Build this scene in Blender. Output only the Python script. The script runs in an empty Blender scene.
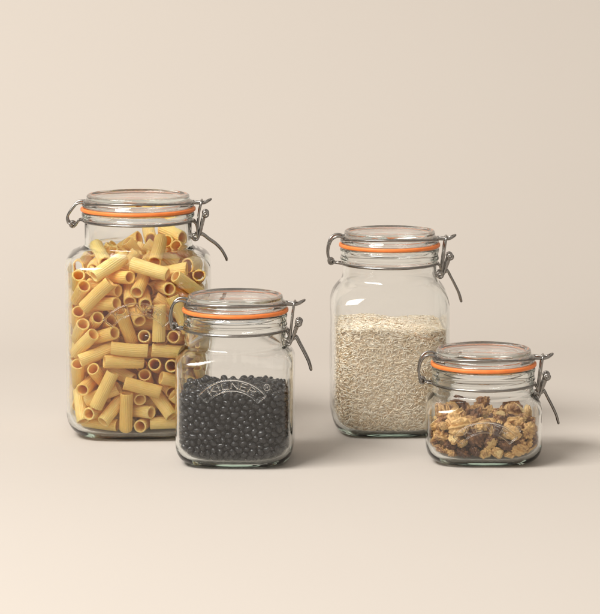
import bpy, bmesh, math, random
import numpy as np
from mathutils import Vector, Matrix, Quaternion, noise

sc = bpy.context.scene
C = sc.collection
random.seed(11)
rng = np.random.default_rng(4)
R = math.radians

# ------------------------------------------------------------------ camera
cam_d = bpy.data.cameras.new('camera')
cam = bpy.data.objects.new('camera', cam_d)
C.objects.link(cam)
cam.location = (0, -2.942, .586)
cam.rotation_euler = (R(90 - 8.45), 0, 0)
cam_d.sensor_fit = 'HORIZONTAL'
cam_d.sensor_width = 36
cam_d.lens = 180
cam_d.clip_start = .05
cam_d.clip_end = 60
sc.camera = cam

# ------------------------------------------------------------------ studio light
world = bpy.data.worlds.new('World')
sc.world = world
world.use_nodes = True
wn = world.node_tree
bg = wn.nodes['Background']
# added ambient fill: world gradient, brightest overhead and dimmer toward the horizon
tc = wn.nodes.new('ShaderNodeTexCoord')
sx = wn.nodes.new('ShaderNodeSeparateXYZ')
rp = wn.nodes.new('ShaderNodeValToRGB')
wn.links.new(tc.outputs['Generated'], sx.inputs[0])
wn.links.new(sx.outputs['Z'], rp.inputs[0])
rp.color_ramp.elements[0].position = 0.0
rp.color_ramp.elements[0].color = (.26, .24, .21, 1)
rp.color_ramp.elements[1].position = .8
rp.color_ramp.elements[1].color = (1, .93, .85, 1)
fr = wn.nodes.new('ShaderNodeMapRange')          # front fill glow added to the world behind the camera
fr.interpolation_type = 'SMOOTHSTEP'
fr.inputs['From Min'].default_value = -.35
fr.inputs['From Max'].default_value = -1.0
fr.inputs['To Max'].default_value = 1.0
wn.links.new(sx.outputs['Y'], fr.inputs['Value'])
mw = wn.nodes.new('ShaderNodeMix')
mw.data_type = 'RGBA'
wn.links.new(fr.outputs[0], mw.inputs[0])
wn.links.new(rp.outputs[0], mw.inputs[6])
mw.inputs[7].default_value = (1.15, 1.07, .97, 1)
wn.links.new(mw.outputs[2], bg.inputs['Color'])
bg.inputs['Strength'].default_value = .63

def softbox(name, loc, target, sx, sy, power, col=(1, .972, .94)):
    l = bpy.data.lights.new(name, 'AREA')
    l.shape = 'RECTANGLE'
    l.size, l.size_y, l.energy, l.color = sx, sy, power, col
    o = bpy.data.objects.new(name, l)
    C.objects.link(o)
    o.location = loc
    o.rotation_euler = (Vector(target) - Vector(loc)).to_track_quat('-Z', 'Y').to_euler()
    return o

softbox('key_softbox', (-1.72, -1.45, 2.55), (.25, .35, .1), 2.3, 1.0, 163)

sc.view_settings.view_transform = 'Standard'
sc.view_settings.look = 'None'
sc.view_settings.exposure = 0
sc.view_settings.gamma = 1
cy = sc.cycles
sc.render.engine = 'CYCLES'
cy.max_bounces = 32
cy.transmission_bounces = 28
cy.transparent_max_bounces = 16
cy.glossy_bounces = 12
cy.diffuse_bounces = 12
cy.caustics_refractive = True
cy.caustics_reflective = True
cy.blur_glossy = .4
cy.sample_clamp_indirect = 0
cy.use_adaptive_sampling = False
cy.use_denoising = True
try:
    cy.denoiser = 'OPENIMAGEDENOISE'
    cy.denoising_prefilter = 'ACCURATE'
except Exception:
    pass

# ------------------------------------------------------------------ materials
def mat(name):
    m = bpy.data.materials.new(name)
    m.use_nodes = True
    nt = m.node_tree
    p = nt.nodes['Principled BSDF']
    return m, nt, p

def node(nt, kind, **kw):
    n = nt.nodes.new(kind)
    for k, v in kw.items():
        if k in n.inputs:
            n.inputs[k].default_value = v
        else:
            setattr(n, k, v)
    return n

def ramp(nt, fac, stops):
    r = nt.nodes.new('ShaderNodeValToRGB')
    e = r.color_ramp.elements
    while len(e) < len(stops):
        e.new(.5)
    for el, (p, c) in zip(e, stops):
        el.position = p
        el.color = (*c, 1)
    nt.links.new(fac, r.inputs[0])
    return r.outputs[0]

def coords(nt, scale=1.0, which='Object'):
    t = nt.nodes.new('ShaderNodeTexCoord')
    mp = nt.nodes.new('ShaderNodeMapping')
    mp.inputs['Scale'].default_value = (scale,) * 3
    nt.links.new(t.outputs[which], mp.inputs[0])
    return mp.outputs[0]

def noise_tex(nt, vec, scale, detail=4, rough=.55):
    n = node(nt, 'ShaderNodeTexNoise', Scale=scale, Detail=detail, Roughness=rough)
    nt.links.new(vec, n.inputs['Vector'])
    return n.outputs[0]

def bump(nt, p, h, strength, dist):
    b = node(nt, 'ShaderNodeBump', Strength=strength, Distance=dist)
    nt.links.new(h, b.inputs['Height'])
    nt.links.new(b.outputs[0], p.inputs['Normal'])

def glass_mat(name, tint, dens):
    m, nt, p = mat(name)
    p.inputs['Base Color'].default_value = (1, 1, 1, 1)
    p.inputs['Roughness'].default_value = 0
    p.inputs['IOR'].default_value = 1.43
    p.inputs['Transmission Weight'].default_value = 1
    # slow waviness of pressed glass
    bump(nt, p, noise_tex(nt, coords(nt), 28, 2, .4), .25, .0012)
    v = node(nt, 'ShaderNodeVolumeAbsorption', Density=dens)
    v.inputs['Color'].default_value = (*tint, 1)
    nt.links.new(v.outputs[0], nt.nodes['Material Output'].inputs['Volume'])
    return m

M_glass = glass_mat('clear_jar_glass', (.36, .74, .60), 8)
M_lid = glass_mat('clear_lid_glass', (.55, .74, .67), 4)

M_steel, nt, p = mat('polished_wire_steel')
p.inputs['Metallic'].default_value = 1
n_ = noise_tex(nt, coords(nt), 300, 3)
nt.links.new(ramp(nt, n_, [(.3, (.24, .225, .205)), (.7, (.34, .32, .30))]), p.inputs['Base Color'])
p.inputs['Roughness'].default_value = .24

M_rubber, nt, p = mat('orange_rubber')
n_ = noise_tex(nt, coords(nt), 120, 3)
nt.links.new(ramp(nt, n_, [(.3, (.80, .20, .04)), (.7, (.86, .25, .058))]), p.inputs['Base Color'])
p.inputs['Roughness'].default_value = .42
p.inputs['Subsurface Weight'].default_value = .25
p.inputs['Subsurface Radius'].default_value = (.004, .002, .001)
bump(nt, p, noise_tex(nt, coords(nt), 900, 2), .15, .0003)

M_pasta, nt, p = mat('dried_pasta')
oi = nt.nodes.new('ShaderNodeObjectInfo')
n_ = noise_tex(nt, coords(nt), 160, 5)
mx = node(nt, 'ShaderNodeMix', data_type='FLOAT', Factor=.45)
nt.links.new(n_, mx.inputs[2]); nt.links.new(oi.outputs['Random'], mx.inputs[3])
nt.links.new(ramp(nt, mx.outputs[0], [(.2, (.92, .56, .15)), (.5, (.96, .65, .21)), (.8, (.98, .74, .30))]), p.inputs['Base Color'])
p.inputs['Roughness'].default_value = .48
p.inputs['Subsurface Weight'].default_value = .3
p.inputs['Subsurface Radius'].default_value = (.006, .0035, .0012)
p.inputs['Subsurface Scale'].default_value = .6
bump(nt, p, noise_tex(nt, coords(nt), 1500, 3), .25, .0003)

M_bean, nt, p = mat('black_bean_skin')
oi = nt.nodes.new('ShaderNodeObjectInfo')
n_ = noise_tex(nt, coords(nt), 260, 4)
nt.links.new(ramp(nt, n_, [(.3, (.006, .0062, .0085)), (.75, (.013, .0135, .018))]), p.inputs['Base Color'])
p.inputs['Roughness'].default_value = .29
bump(nt, p, noise_tex(nt, coords(nt), 420, 3), .3, .0006)

M_rice, nt, p = mat('white_rice')
g = nt.nodes.new('ShaderNodeNewGeometry')
nt.links.new(ramp(nt, g.outputs['Random Per Island'], [(0, (.89, .74, .53)), (.45, (.96, .84, .66)), (1, (.985, .91, .77))]), p.inputs['Base Color'])
p.inputs['Roughness'].default_value = .4
p.inputs['Subsurface Weight'].default_value = 0
p.inputs['Subsurface Radius'].default_value = (.003, .002, .0012)

M_nut, nt, p = mat('walnut_kernel')
oi = nt.nodes.new('ShaderNodeObjectInfo')
co = coords(nt)
n1 = noise_tex(nt, co, 110, 5, .6)
n2 = noise_tex(nt, co, 420, 4, .6)
ad = node(nt, 'ShaderNodeMath', operation='MULTIPLY_ADD')
ad.inputs[1].default_value = .50
nt.links.new(oi.outputs['Random'], ad.inputs[0]); nt.links.new(n1, ad.inputs[2])
sb = node(nt, 'ShaderNodeMath', operation='SUBTRACT'); sb.inputs[1].default_value = .25
nt.links.new(ad.outputs[0], sb.inputs[0])
skin = ramp(nt, sb.outputs[0], [(.32, (.12, .047, .020)), (.46, (.34, .155, .058)), (.58, (.60, .35, .13)), (.74, (.78, .50, .20))])
meat = ramp(nt, sb.outputs[0], [(.3, (.66, .40, .14)), (.6, (.88, .65, .30))])
at = nt.nodes.new('ShaderNodeAttribute')
at.attribute_name = 'flesh'
mf = node(nt, 'ShaderNodeMix', data_type='RGBA')
nt.links.new(at.outputs['Fac'], mf.inputs[0]); nt.links.new(skin, mf.inputs[6]); nt.links.new(meat, mf.inputs[7])
cr = mf.outputs[2]
vein = ramp(nt, n2, [(.34, (.55, .42, .34)), (.46, (1, 1, 1))])
mm = node(nt, 'ShaderNodeMix', data_type='RGBA', blend_type='MULTIPLY', Factor=.5)
nt.links.new(cr, mm.inputs[6]); nt.links.new(vein, mm.inputs[7])
nt.links.new(mm.outputs[2], p.inputs['Base Color'])
p.inputs['Roughness'].default_value = .5
bump(nt, p, n2, .35, .0008)

M_back, nt, p = mat('matt_cream_paper')
co = coords(nt)
n_ = noise_tex(nt, co, 1.3, 3)
nt.links.new(ramp(nt, n_, [(.3, (.508, .463, .414)), (.7, (.516, .471, .422))]), p.inputs['Base Color'])
p.inputs['Roughness'].default_value = .85
p.inputs['Specular IOR Level'].default_value = .25
bump(nt, p, noise_tex(nt, co, 900, 3), .08, .0004)

# ------------------------------------------------------------------ helpers
def link(name, verts, faces, m, parent=None, smooth=True):
    me = bpy.data.meshes.new(name)
    me.from_pydata([tuple(v) for v in verts], [], faces)
    me.validate()
    if smooth:
        me.polygons.foreach_set('use_smooth', [True] * len(me.polygons))
    me.materials.append(m)
    o = bpy.data.objects.new(name, me)
    C.objects.link(o)
    o.parent = parent
    return o

def tag(o, label=None, cat=None, group=None, kind=None):
    for k, v in (('label', label), ('category', cat), ('group', group), ('kind', kind)):
        if v:
            o[k] = v
    return o

def loft(rings, closed_profile=False):
    """rings: list of lists of points (same count) or single points (poles)."""
    V, F, idx = [], [], []
    for r in rings:
        s = len(V)
        V += r
        idx.append((s, len(r)))
    n = len(rings)
    for i in range(n if closed_profile else n - 1):
        (a, na), (b, nb) = idx[i], idx[(i + 1) % n]
        m = max(na, nb)
        for k in range(m):
            k2 = (k + 1) % m
            if na == 1:
                F.append((a, b + k2, b + k))
            elif nb == 1:
                F.append((a + k, a + k2, b))
            else:
                F.append((a + k, a + k2, b + k2, b + k))
    return V, F

def recalc(o):
    bm = bmesh.new()
    bm.from_mesh(o.data)
    bmesh.ops.recalc_face_normals(bm, faces=bm.faces)
    bm.to_mesh(o.data)
    bm.free()
    return o

def smooth_path(pts, sub=6, closed=False):
    P = [Vector(p) for p in pts]
    out = []
    n = len(P)
    for i in range(n if closed else n - 1):
        if closed:
            p0, p1, p2, p3 = P[i - 1], P[i], P[(i + 1) % n], P[(i + 2) % n]
        else:
            p0, p1, p2, p3 = P[max(i - 1, 0)], P[i], P[i + 1], P[min(i + 2, n - 1)]
        for k in range(sub):
            t = k / sub
            out.append(.5 * (2 * p1 + (p2 - p0) * t + (2 * p0 - 5 * p1 + 4 * p2 - p3) * t * t + (3 * p1 - p0 - 3 * p2 + p3) * t ** 3))
    if not closed:
        out.append(P[-1])
    return out

def tube(path, r, seg=12, closed=False):
    n = len(path)
    rings = []
    prev = None
    for i, q in enumerate(path):
        if closed:
            t = path[(i + 1) % n] - path[i - 1]
        else:
            t = path[min(i + 1, n - 1)] - path[max(i - 1, 0)]
        t = t.normalized()
        if prev is None:
            ref = Vector((0, 0, 1)) if abs(t.z) < .9 else Vector((1, 0, 0))
            u = t.cross(ref).normalized()
        else:
            u = (prev - t * prev.dot(t)).normalized()
        prev = u
        v = t.cross(u)
        rings.append([q + (u * math.cos(a) + v * math.sin(a)) * r for a in (2 * math.pi * k / seg for k in range(seg))])
    if closed:
        return loft(rings, True)
    t0 = (path[0] - path[1]).normalized() * r * .6
    t1 = (path[-1] - path[-2]).normalized() * r * .6
    return loft([[path[0] + t0]] + [[path[0] + t0 * .7 + (x - path[0]) * .7 for x in rings[0]]] + rings
                + [[path[-1] + t1 * .7 + (x - path[-1]) * .7 for x in rings[-1]]] + [[path[-1] + t1]])

def join(*parts):
    V, F = [], []
    for v, f in parts:
        s = len(V)
        V += list(v)
        F += [tuple(i + s for i in q) for q in f]
    return V, F

mmv = lambda V: [Vector(v) * .001 for v in V]

# ------------------------------------------------------------------ the paper sweep
prof = [(-1.15 + .1 * i, 0) for i in range(28)]
y0, rad = .62, .75
prof = [(y, z) for y, z in prof if y < y0]
prof += [(y0 + rad * math.sin(a), rad - rad * math.cos(a)) for a in (R(90) * i / 24 for i in range(25))]
prof += [(y0 + rad, rad + .25 * i) for i in range(1, 6)]
V, F = [], []
xs = [-1.3 + i * .1 for i in range(27)]
for y, z in prof:
    V += [(x, y, z) for x in xs]
nx = len(xs)
for i in range(len(prof) - 1):
    for j in range(nx - 1):
        F.append((i * nx + j, i * nx + j + 1, (i + 1) * nx + j + 1, (i + 1) * nx + j))
tag(link('backdrop', V, F, M_back), kind='structure', label='seamless cream paper sweep curving up from the floor')

# ------------------------------------------------------------------ jars
SEG = 160
NEXP = 5.0
def ring(a, n, z):
    pts = []
    for k in range(SEG):
        t = 2 * math.pi * k / SEG
        c, s = abs(math.cos(t)), abs(math.sin(t))
        rr = a / (c ** n + s ** n) ** (1 / n)
        pts.append(Vector((rr * math.cos(t), rr * math.sin(t), z)))
    return pts

def face_y(A, x):
    return -A * max(0, 1 - (abs(x) / A) ** NEXP) ** (1 / NEXP)

def jar_body(S):
    A, zr, k = S['A'], S['ring'], S['k']
    rn = S['neck']                  # neck radius
    zt, zb = S['sh']                # shoulder top / bottom height
    lip = zr - 2.2
    wz = zr + S['wire']             # neck wire height
    out = [(2.0, 0, 2), (2.0, .3 * A, 2.3), (1.8, .52 * A, 2.5), (1.0, .68 * A, 2.7), (.15, .745 * A, 2.8), (0, .76 * A, 2.9)]
    hv = S['heel']      # heel
    for i in range(1, 13):
        a = R(90) * i / 12
        out.append((hv - hv * math.cos(a), .77 * A + .23 * A * math.sin(a), 2.9 + 2.1 * i / 12))
    z0 = hv
    for i in range(1, 9):
        out.append((z0 + (zb - z0) * i / 9, A, NEXP))
    def shoulder(a_side, r_top, z_lo, z_hi):
        d, h = a_side - r_top, z_hi - z_lo
        ctl = [(a_side, z_lo - .35 * h), (a_side, z_lo), (a_side - .06 * d, z_lo + .26 * h), (a_side - .25 * d, z_lo + .52 * h), (a_side - .56 * d, z_lo + .73 * h),
               (a_side - .86 * d, z_lo + .88 * h), (a_side - .975 * d, z_lo + 1.02 * h), (r_top, z_lo + 1.22 * h), (r_top, z_lo + 1.4 * h)]
        pts = smooth_path([(r, 0, z) for r, z in ctl], 5)[5:-5]
        o = []
        for p in pts:
            f = min(1, max(0, (p.z - z_lo) / h))
            o.append((p.z, p.x, NEXP + (2 - NEXP) * (f * f * (3 - 2 * f))))
        return o
    out += shoulder(A, rn, zb, zt)
    r_l = 51.3 * k
    out += [(wz - 2.6, rn + .1, 2), (wz - 1.6, rn - .1, 2), (wz, rn - .2, 2), (wz + 1.6, rn, 2),
            (wz + 2.6, rn + .5, 2), (wz + 3.8, r_l - .5, 2), (wz + 5, r_l, 2)]
    if lip - 3 > wz + 8:
        zz = wz + 5
        out += [(zz + (lip - 4 - zz) * f, r_l - .9 * math.sin(f * math.pi), 2) for f in (.2, .4, .6, .8)]
    out += [(lip - 3.2, r_l, 2), (lip - 1.6, r_l - .1, 2), (lip - .5, r_l - .8, 2), (lip, r_l - 2, 2), (lip, r_l - 4.2, 2)]
    # inner surface
    ri = 46.0 * k
    t = S['wall']
    inn = [(lip - .5, ri + .6, 2), (lip - 2, ri, 2), (wz, ri - .2, 2)]
    Ai = A - t
    inn += shoulder(Ai, ri + .2, zb - 1.5, zt - 1.0)[::-1]
    zf = S['floor']
    hv2 = hv - 3
    for i in range(1, 9):
        inn.append((zb - 1.5 + (zf + hv2 - zb + 1.5) * i / 8, Ai, NEXP))
    for i in range(1, 11):
        a = R(90) * i / 10
        inn.append((zf + hv2 - hv2 * math.sin(a), .80 * Ai + .20 * Ai * math.cos(a), 5 - 2.0 * i / 10))
    inn += [(zf - .3, .6 * Ai, 2.6), (zf - .2, .3 * Ai, 2.3), (zf - .2, 0, 2)]
    S['inner'] = sorted([(z, a, n) for z, a, n in inn if a > .5 * Ai])
    rings = [[Vector((0, 0, z))] if a == 0 else ring(a, n, z) for z, a, n in out + inn]
    return loft(rings)

def lid(S):
    zr, k = S['ring'], S['k']
    P = [(13.0, 0), (13.0, 34), (13.0, 39.5), (13.5, 41.2), (14.8, 42.2), (15.4, 43.6), (15.3, 45.2), (14.6, 46.3), (13.2, 46.8), (11.6, 46.9),
         (10.2, 47.1), (9.2, 48.0), (8.4, 49.6), (7.2, 50.6), (5.6, 51.0), (4.0, 51.0), (3.0, 50.6), (2.4, 49.8), (2.3, 47), (2.2, 44.0),
         (1.2, 42.9), (-3, 42.6), (-6.5, 42.2), (-7.4, 41.4), (-7.2, 40.2), (-5.5, 39.2), (2, 38.2), (5.6, 37.2), (7.4, 35), (8.0, 31), (8.2, 20), (8.2, 0)]
    rings = [[Vector((0, 0, zr + z))] if r == 0 else ring(r * k, 2, zr + z) for z, r in P]
    return loft(rings)

def gasket(S):
    zr, k = S['ring'], S['k']
    ro, ri, h = 52.3 * k, 46.2 * k, 1.95
    P = [(ri, -h), (ro - 1.2, -h), (ro - .3, -h + .6), (ro, -.9), (ro, .9), (ro - .25, h - .4), (ro - .9, h), (ri, h)]
    return loft([ring(r, 2, zr + z) for r, z in P], True)

def wires(S, root):
    zr, k, wz = S['ring'], S['k'], S['wire']
    W = 1.27
    e = (k - 1) * 52                      # extra reach of the bigger mouth
    X = lambda x: x + (e if x > 0 else -e)
    def put(name, *parts):
        v, f = join(*parts)
        o = link(name, mmv(v), f, M_steel, root)
        return recalc(o)
    # wire over the lid: ring that dips at hinge and catch, with the hooked tongue
    rl = 48.6 * k
    N = 96
    def zl(t):
        return zr + 8.6 + 1.9 * -math.cos(2 * t)
    pts = [Vector((rl * math.cos(t), rl * math.sin(t), zl(t))) for t in (2 * math.pi * i / N for i in range(N))]
    tongue = smooth_path([(X(45), -14, zr + 6.9), (X(51), -8.5, zr + 6.6), (X(57), -6.5, zr + 6.2), (X(62), -5.5, zr + 6.6), (X(66), -3.5, zr + 8.6),
                          (X(68), 0, zr + 9.8), (X(66), 3.5, zr + 8.6), (X(62), 5.5, zr + 6.6), (X(57), 6.5, zr + 6.2), (X(51), 8.5, zr + 6.6), (X(45), 14, zr + 6.9)], 5)
    put('lid_wire', tube(pts, W, 12, True), tube(tongue, W, 10))
    # hinge loop
    b = 10.5
    hl = [(-46, 8.0), (-52, 9.8), (-57.5, 9.2), (-62, 5.6), (-64.6, -.5), (-65.5, -7), (-64.8, -12.5), (-62.6, -16.2)]
    if k > 1.05:
        hl = [(-46, 7.6), (-52, 7.4), (-57, 6.0), (-62, .6), (-66.5, -5.5), (-67.6, -9), (-66.5, -13), (-63, -15)]
    hl = [(x if x > -50 else -50 + (x + 50) * .9, z) for x, z in hl]
    s = [(X(x), -b + max(0, (-57 - x)) * .25, zr + z) for x, z in hl]
    hp = smooth_path(s + [(X(hl[-1][0]) + .5, -5, zr + hl[-1][1] - 1.2), (X(hl[-1][0]) + .5, 5, zr + hl[-1][1] - 1.2)] + [(x, -y, z) for x, y, z in s[::-1]], 6)
    put('hinge_loop', tube(hp, W, 10))
    # wire round the neck, drawn out to the hinge eye and the catch eye
    rw = S['neck'] + 1.15
    pts = [Vector((rw * math.cos(t), rw * math.sin(t), zr + wz)) for t in (2 * math.pi * i / N for i in range(N))]
    def eye(cx, cy, cz, rad):
        return tube([Vector((cx + rad * math.cos(t), cy, cz + rad * math.sin(t))) for t in (2 * math.pi * i / 20 for i in range(20))], W * .9, 8, True)
    hx, hz = X(-60.5), zr + hl[-1][1] - .6
    arm = lambda y: tube(smooth_path([(-rw + 1.2, y * 2.2, zr + wz), (-rw - 4, y * 1.2, zr + wz + .4), (hx + 3, y, hz - 1)], 4), W * .9, 10)
    ez = zr + (-31 if k < 1.05 else -29)
    ex = X(52)
    drop = lambda y: tube(smooth_path([(rw * .97, y * 1.7, zr + wz), (X(51.5), y * 1.2, zr + wz - 2), (X(53.5), y, zr + wz - 7), (X(54), y, ez + 2.5)], 4), W * .9, 10)
    put('neck_wire', tube(pts, W, 12, True), arm(-4), arm(4), eye(hx, -4, hz, 2.6), eye(hx, 4, hz, 2.6), eye(hx, 0, hz, 2.6),
        drop(-8), drop(8), eye(ex, -8, ez, 2.9), eye(ex, 8, ez, 2.9))
    # link that hangs from the tongue
    kx, kz = X(62.5), zr + (-12 if k < 1.05 else -5)
    ly = 7.6
    lk = smooth_path([(kx - .5, -ly, kz + 1.5), (kx - 3.5, -ly, kz - 6), (X(55.5), -ly, ez + 1), (X(54), -ly, ez + 4), (X(55.5), -ly, kz), (X(57.5), -ly, zr + 4),
                      (X(58.5), -ly + 2, zr + 8), (X(58.8), 0, zr + 8.8), (X(58.5), ly - 2, zr + 8), (X(57.5), ly, zr + 4), (X(55.5), ly, kz),
                      (X(54), ly, ez + 4), (X(55.5), ly, ez + 1), (kx - 3.5, ly, kz - 6), (kx - .5, ly, kz + 1.5)], 6)
    put('catch_link', tube(lk, W, 10))
    # lever
    lv = S['lever']
    s = [(X(54.5), -5.8, ez + 1), (X(57.5), -5.8, ez + 3.0)] + [(X(x), -5.8 + .9 * i * .5, zr + z) for i, (x, z) in enumerate(lv)]
    L = s + [(s[-1][0] + .6, -2, s[-1][2] - 2.2), (s[-1][0] + .6, 2, s[-1][2] - 2.2)] + [(x, -y, z) for x, y, z in s[::-1]]
    bar = tube([Vector((kx, y, kz)) for y in (-8.6, -4, 0, 4, 8.6)], W * 1.5, 12)
    knob = lambda y: tube([Vector((kx + 2.3 * math.cos(t), y, kz + 2.3 * math.sin(t))) for t in (2 * math.pi * i / 20 for i in range(20))], W * 1.2, 10, True)
    cam_arm = lambda y: tube(smooth_path([(kx, y, kz), (kx - 2, y, kz - 6), (X(57), y, ez + 4)], 4), W * 1.1, 10)
    put('lever', tube(smooth_path(L, 6), W * 1.05, 10), bar, knob(-8), knob(8), cam_arm(-5.8), cam_arm(5.8))

def emboss(S, body):
    """raised arched banner with the word, on the front face of the jar."""
    A, cx, cz, k = S['A'], 0, S['logo'], S['logo_k']
    parts = []
    ro, ri = 42 * k, 31.5 * k
    a0 = R(51)
    def on_face(x, z, h):
        return Vector((cx + x, face_y(A, cx + x) - h, cz + z))
    def line(pts):
        parts.append(tube([on_face(x, z, .3) for x, z in pts], .85, 10))
    for r_ in (ro, ri):
        line([(r_ * math.sin(t), r_ * math.cos(t)) for t in (-a0 + 2 * a0 * i / 40 for i in range(41))])
    for sg in (-1, 1):
        line([((ri + (ro - ri) * f) * math.sin(sg * a0), (ri + (ro - ri) * f) * math.cos(a0)) for f in (0, .25, .5, .75, 1)])
    STROKES = {
        'K': [[(0, 0), (0, 1)], [(.95, 1), (.05, .42)], [(.35, .62), (1, 0)]],
        'I': [[(.1, 0), (.1, 1)]],
        'L': [[(0, 1), (0, 0), (.85, 0)]],
        'N': [[(0, 0), (0, 1), (.95, 0), (.95, 1)]],
        'E': [[(.85, 1), (0, 1), (0, 0), (.85, 0)], [(0, .52), (.7, .52)]],
        'R': [[(0, 0), (0, 1), (.6, 1), (.85, .9), (.92, .75), (.85, .6), (.6, .5), (0, .5)], [(.5, .5), (.98, 0)]]}
    WID = dict(K=1, I=.2, L=.85, N=.95, E=.85, R=.98)
    def stroke(pts, place, r_):
        P = [Vector((x, y, 0)) for x, y in pts]
        path = []
        for p, q in zip(P, P[1:]):
            m = max(2, int((q - p).length * 8))
            path += [p.lerp(q, j / m) for j in range(m)]
        path.append(P[-1])
        parts.append(tube([place(p.x, p.y) for p in path], r_, 8))
    hgt, wid, rb = 6.6 * k, 6.8 * k, 33.6 * k
    gap = .42
    word = 'KILNER'
    total = sum(WID[c] for c in word) + gap * (len(word) - 1)
    u0 = -total / 2
    for ch in word:
        um = u0 + WID[ch] / 2
        t = um * wid / (rb + hgt * .5)
        def place(x, y, t=t, ch=ch):
            x, y = (x - WID[ch] / 2) * wid, y * hgt
            return on_face((rb + y) * math.sin(t) + x * math.cos(t), (rb + y) * math.cos(t) - x * math.sin(t), .35)
        for st in STROKES[ch]:
            stroke(st, place, .8 * k)
        u0 += WID[ch] + gap
    # registered mark beside the banner
    tx, tz = 33.5 * k, 35 * k
    parts.append(tube([on_face(tx + 3.0 * k * math.cos(t), tz + 3.0 * k * math.sin(t), .2) for t in (2 * math.pi * i / 24 for i in range(24))], .5, 6, True))
    for st in STROKES['R']:
        stroke(st, lambda x, y: on_face(tx + (x - .5) * 2.2 * k, tz + (y - .5) * 2.8 * k, .2), .38)
    v, f = join(*parts)
    o = link('embossed_lettering', mmv(v), f, M_glass, body)
    recalc(o)
    return o

def make_jar(S):
    root = bpy.data.objects.new('clip_top_jar', None)
    C.objects.link(root)
    root.empty_display_size = .05
    root.location = (*S['loc'], 0.0006)
    root.rotation_euler = (0, 0, R(S['rot']))
    tag(root, S['label'], 'jar', 'clip top storage jars')
    v, f = jar_body(S)
    b = recalc(link('jar_body', mmv(v), f, M_glass, root))
    if S.get('logo'):
        emboss(S, b)
    v, f = lid(S)
    recalc(link('lid', mmv(v), f, M_lid, root))
    v, f = gasket(S)
    recalc(link('gasket', mmv(v), f, M_rubber, root))
    wires(S, root)
    return root

LEV = [(60, -27), (63.5, -33.5), (68, -42), (72, -50.5), (74, -57)]
JARS = {
 'pasta': dict(A=75, ring=230.8, k=1.135, neck=55.3, sh=(194, 175), wire=-11.5, wall=2.5, floor=5.6, heel=25, loc=(-.167, .134), rot=2,
               lever=[(61, -27.5), (66, -31.5), (73, -36.5), (79, -43), (83.5, -51)], logo=99, logo_k=1.05,
               label='tallest glass clip top jar, packed with pasta tubes'),
 'beans': dict(A=58, ring=149.2, k=1.0, neck=49.5, sh=(116, 99), wire=-18.7, wall=2.6, floor=5.6, heel=19, loc=(-.0636, -.023), rot=-2,
               lever=LEV, logo=47, logo_k=1.0,
               label='glass clip top jar half filled with black beans, arched lettering embossed on its front'),
 'rice': dict(A=61, ring=193.4, k=1.0, neck=48.5, sh=(162, 130), wire=-18.7, wall=2.6, floor=5.6, heel=25, loc=(.0926, .135), rot=2,
              lever=LEV, label='slender glass clip top jar of white rice, standing behind the walnut jar'),
 'walnut': dict(A=57.3, ring=94.3, k=1.0, neck=49.5, sh=(68, 51), wire=-19, wall=2.7, floor=5.6, heel=18, loc=(.1815, -.016), rot=-1,
                lever=LEV, logo=6, logo_k=.95,
                label='shortest glass clip top jar, holding walnut pieces'),
}
for S in JARS.values():
    make_jar(S)

# ------------------------------------------------------------------ what is in the jars (resting poses of the pieces)
# one row per piece: shape, size in percent, x, y, z in tenths of a millimetre inside the jar, rotation quaternion in hundredths
def poses(rows, spread):
    return [(v, s / 100, Vector((x * spread, y * spread, z)) * 1e-4, Quaternion((qw, qx, qy, qz)).normalized()) for v, s, x, y, z, qw, qx, qy, qz in rows]

def settle(S, verts, M):
    """nudge a piece (verts in metres, M inside the jar) until it lies wholly within the glass; None if it cannot."""
    pr = np.array(S['inner'])
    V0 = np.array([tuple(M @ v) for v in verts]) * 1000
    sh = np.zeros(3)
    for it in range(40):
        V = V0 + sh
        zlo = pr[0, 0] + .2 - V[:, 2].min()
        if zlo > 0:
            sh[2] += zlo
            V = V0 + sh
        a = np.interp(V[:, 2], pr[:, 0], pr[:, 1]) - .25
        n = np.interp(V[:, 2], pr[:, 0], pr[:, 2])
        q = ((np.abs(V[:, 0]) / a) ** n + (np.abs(V[:, 1]) / a) ** n) ** (1 / n)
        i = int(q.argmax())
        if q[i] <= 1.0005:
            return Matrix.Translation(Vector(sh) * .001) @ M
        r = math.hypot(V[i, 0], V[i, 1])
        d = r * (1 - 1 / q[i])
        sh[:2] -= V[i, :2] / r * (d + .05)
        if V[i, 2] > S['sh'][1]:
            sh[2] -= .5 * d
        elif V[i, 2] < S['floor'] + 12:
            sh[2] += .4 * d
    return None

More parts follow.
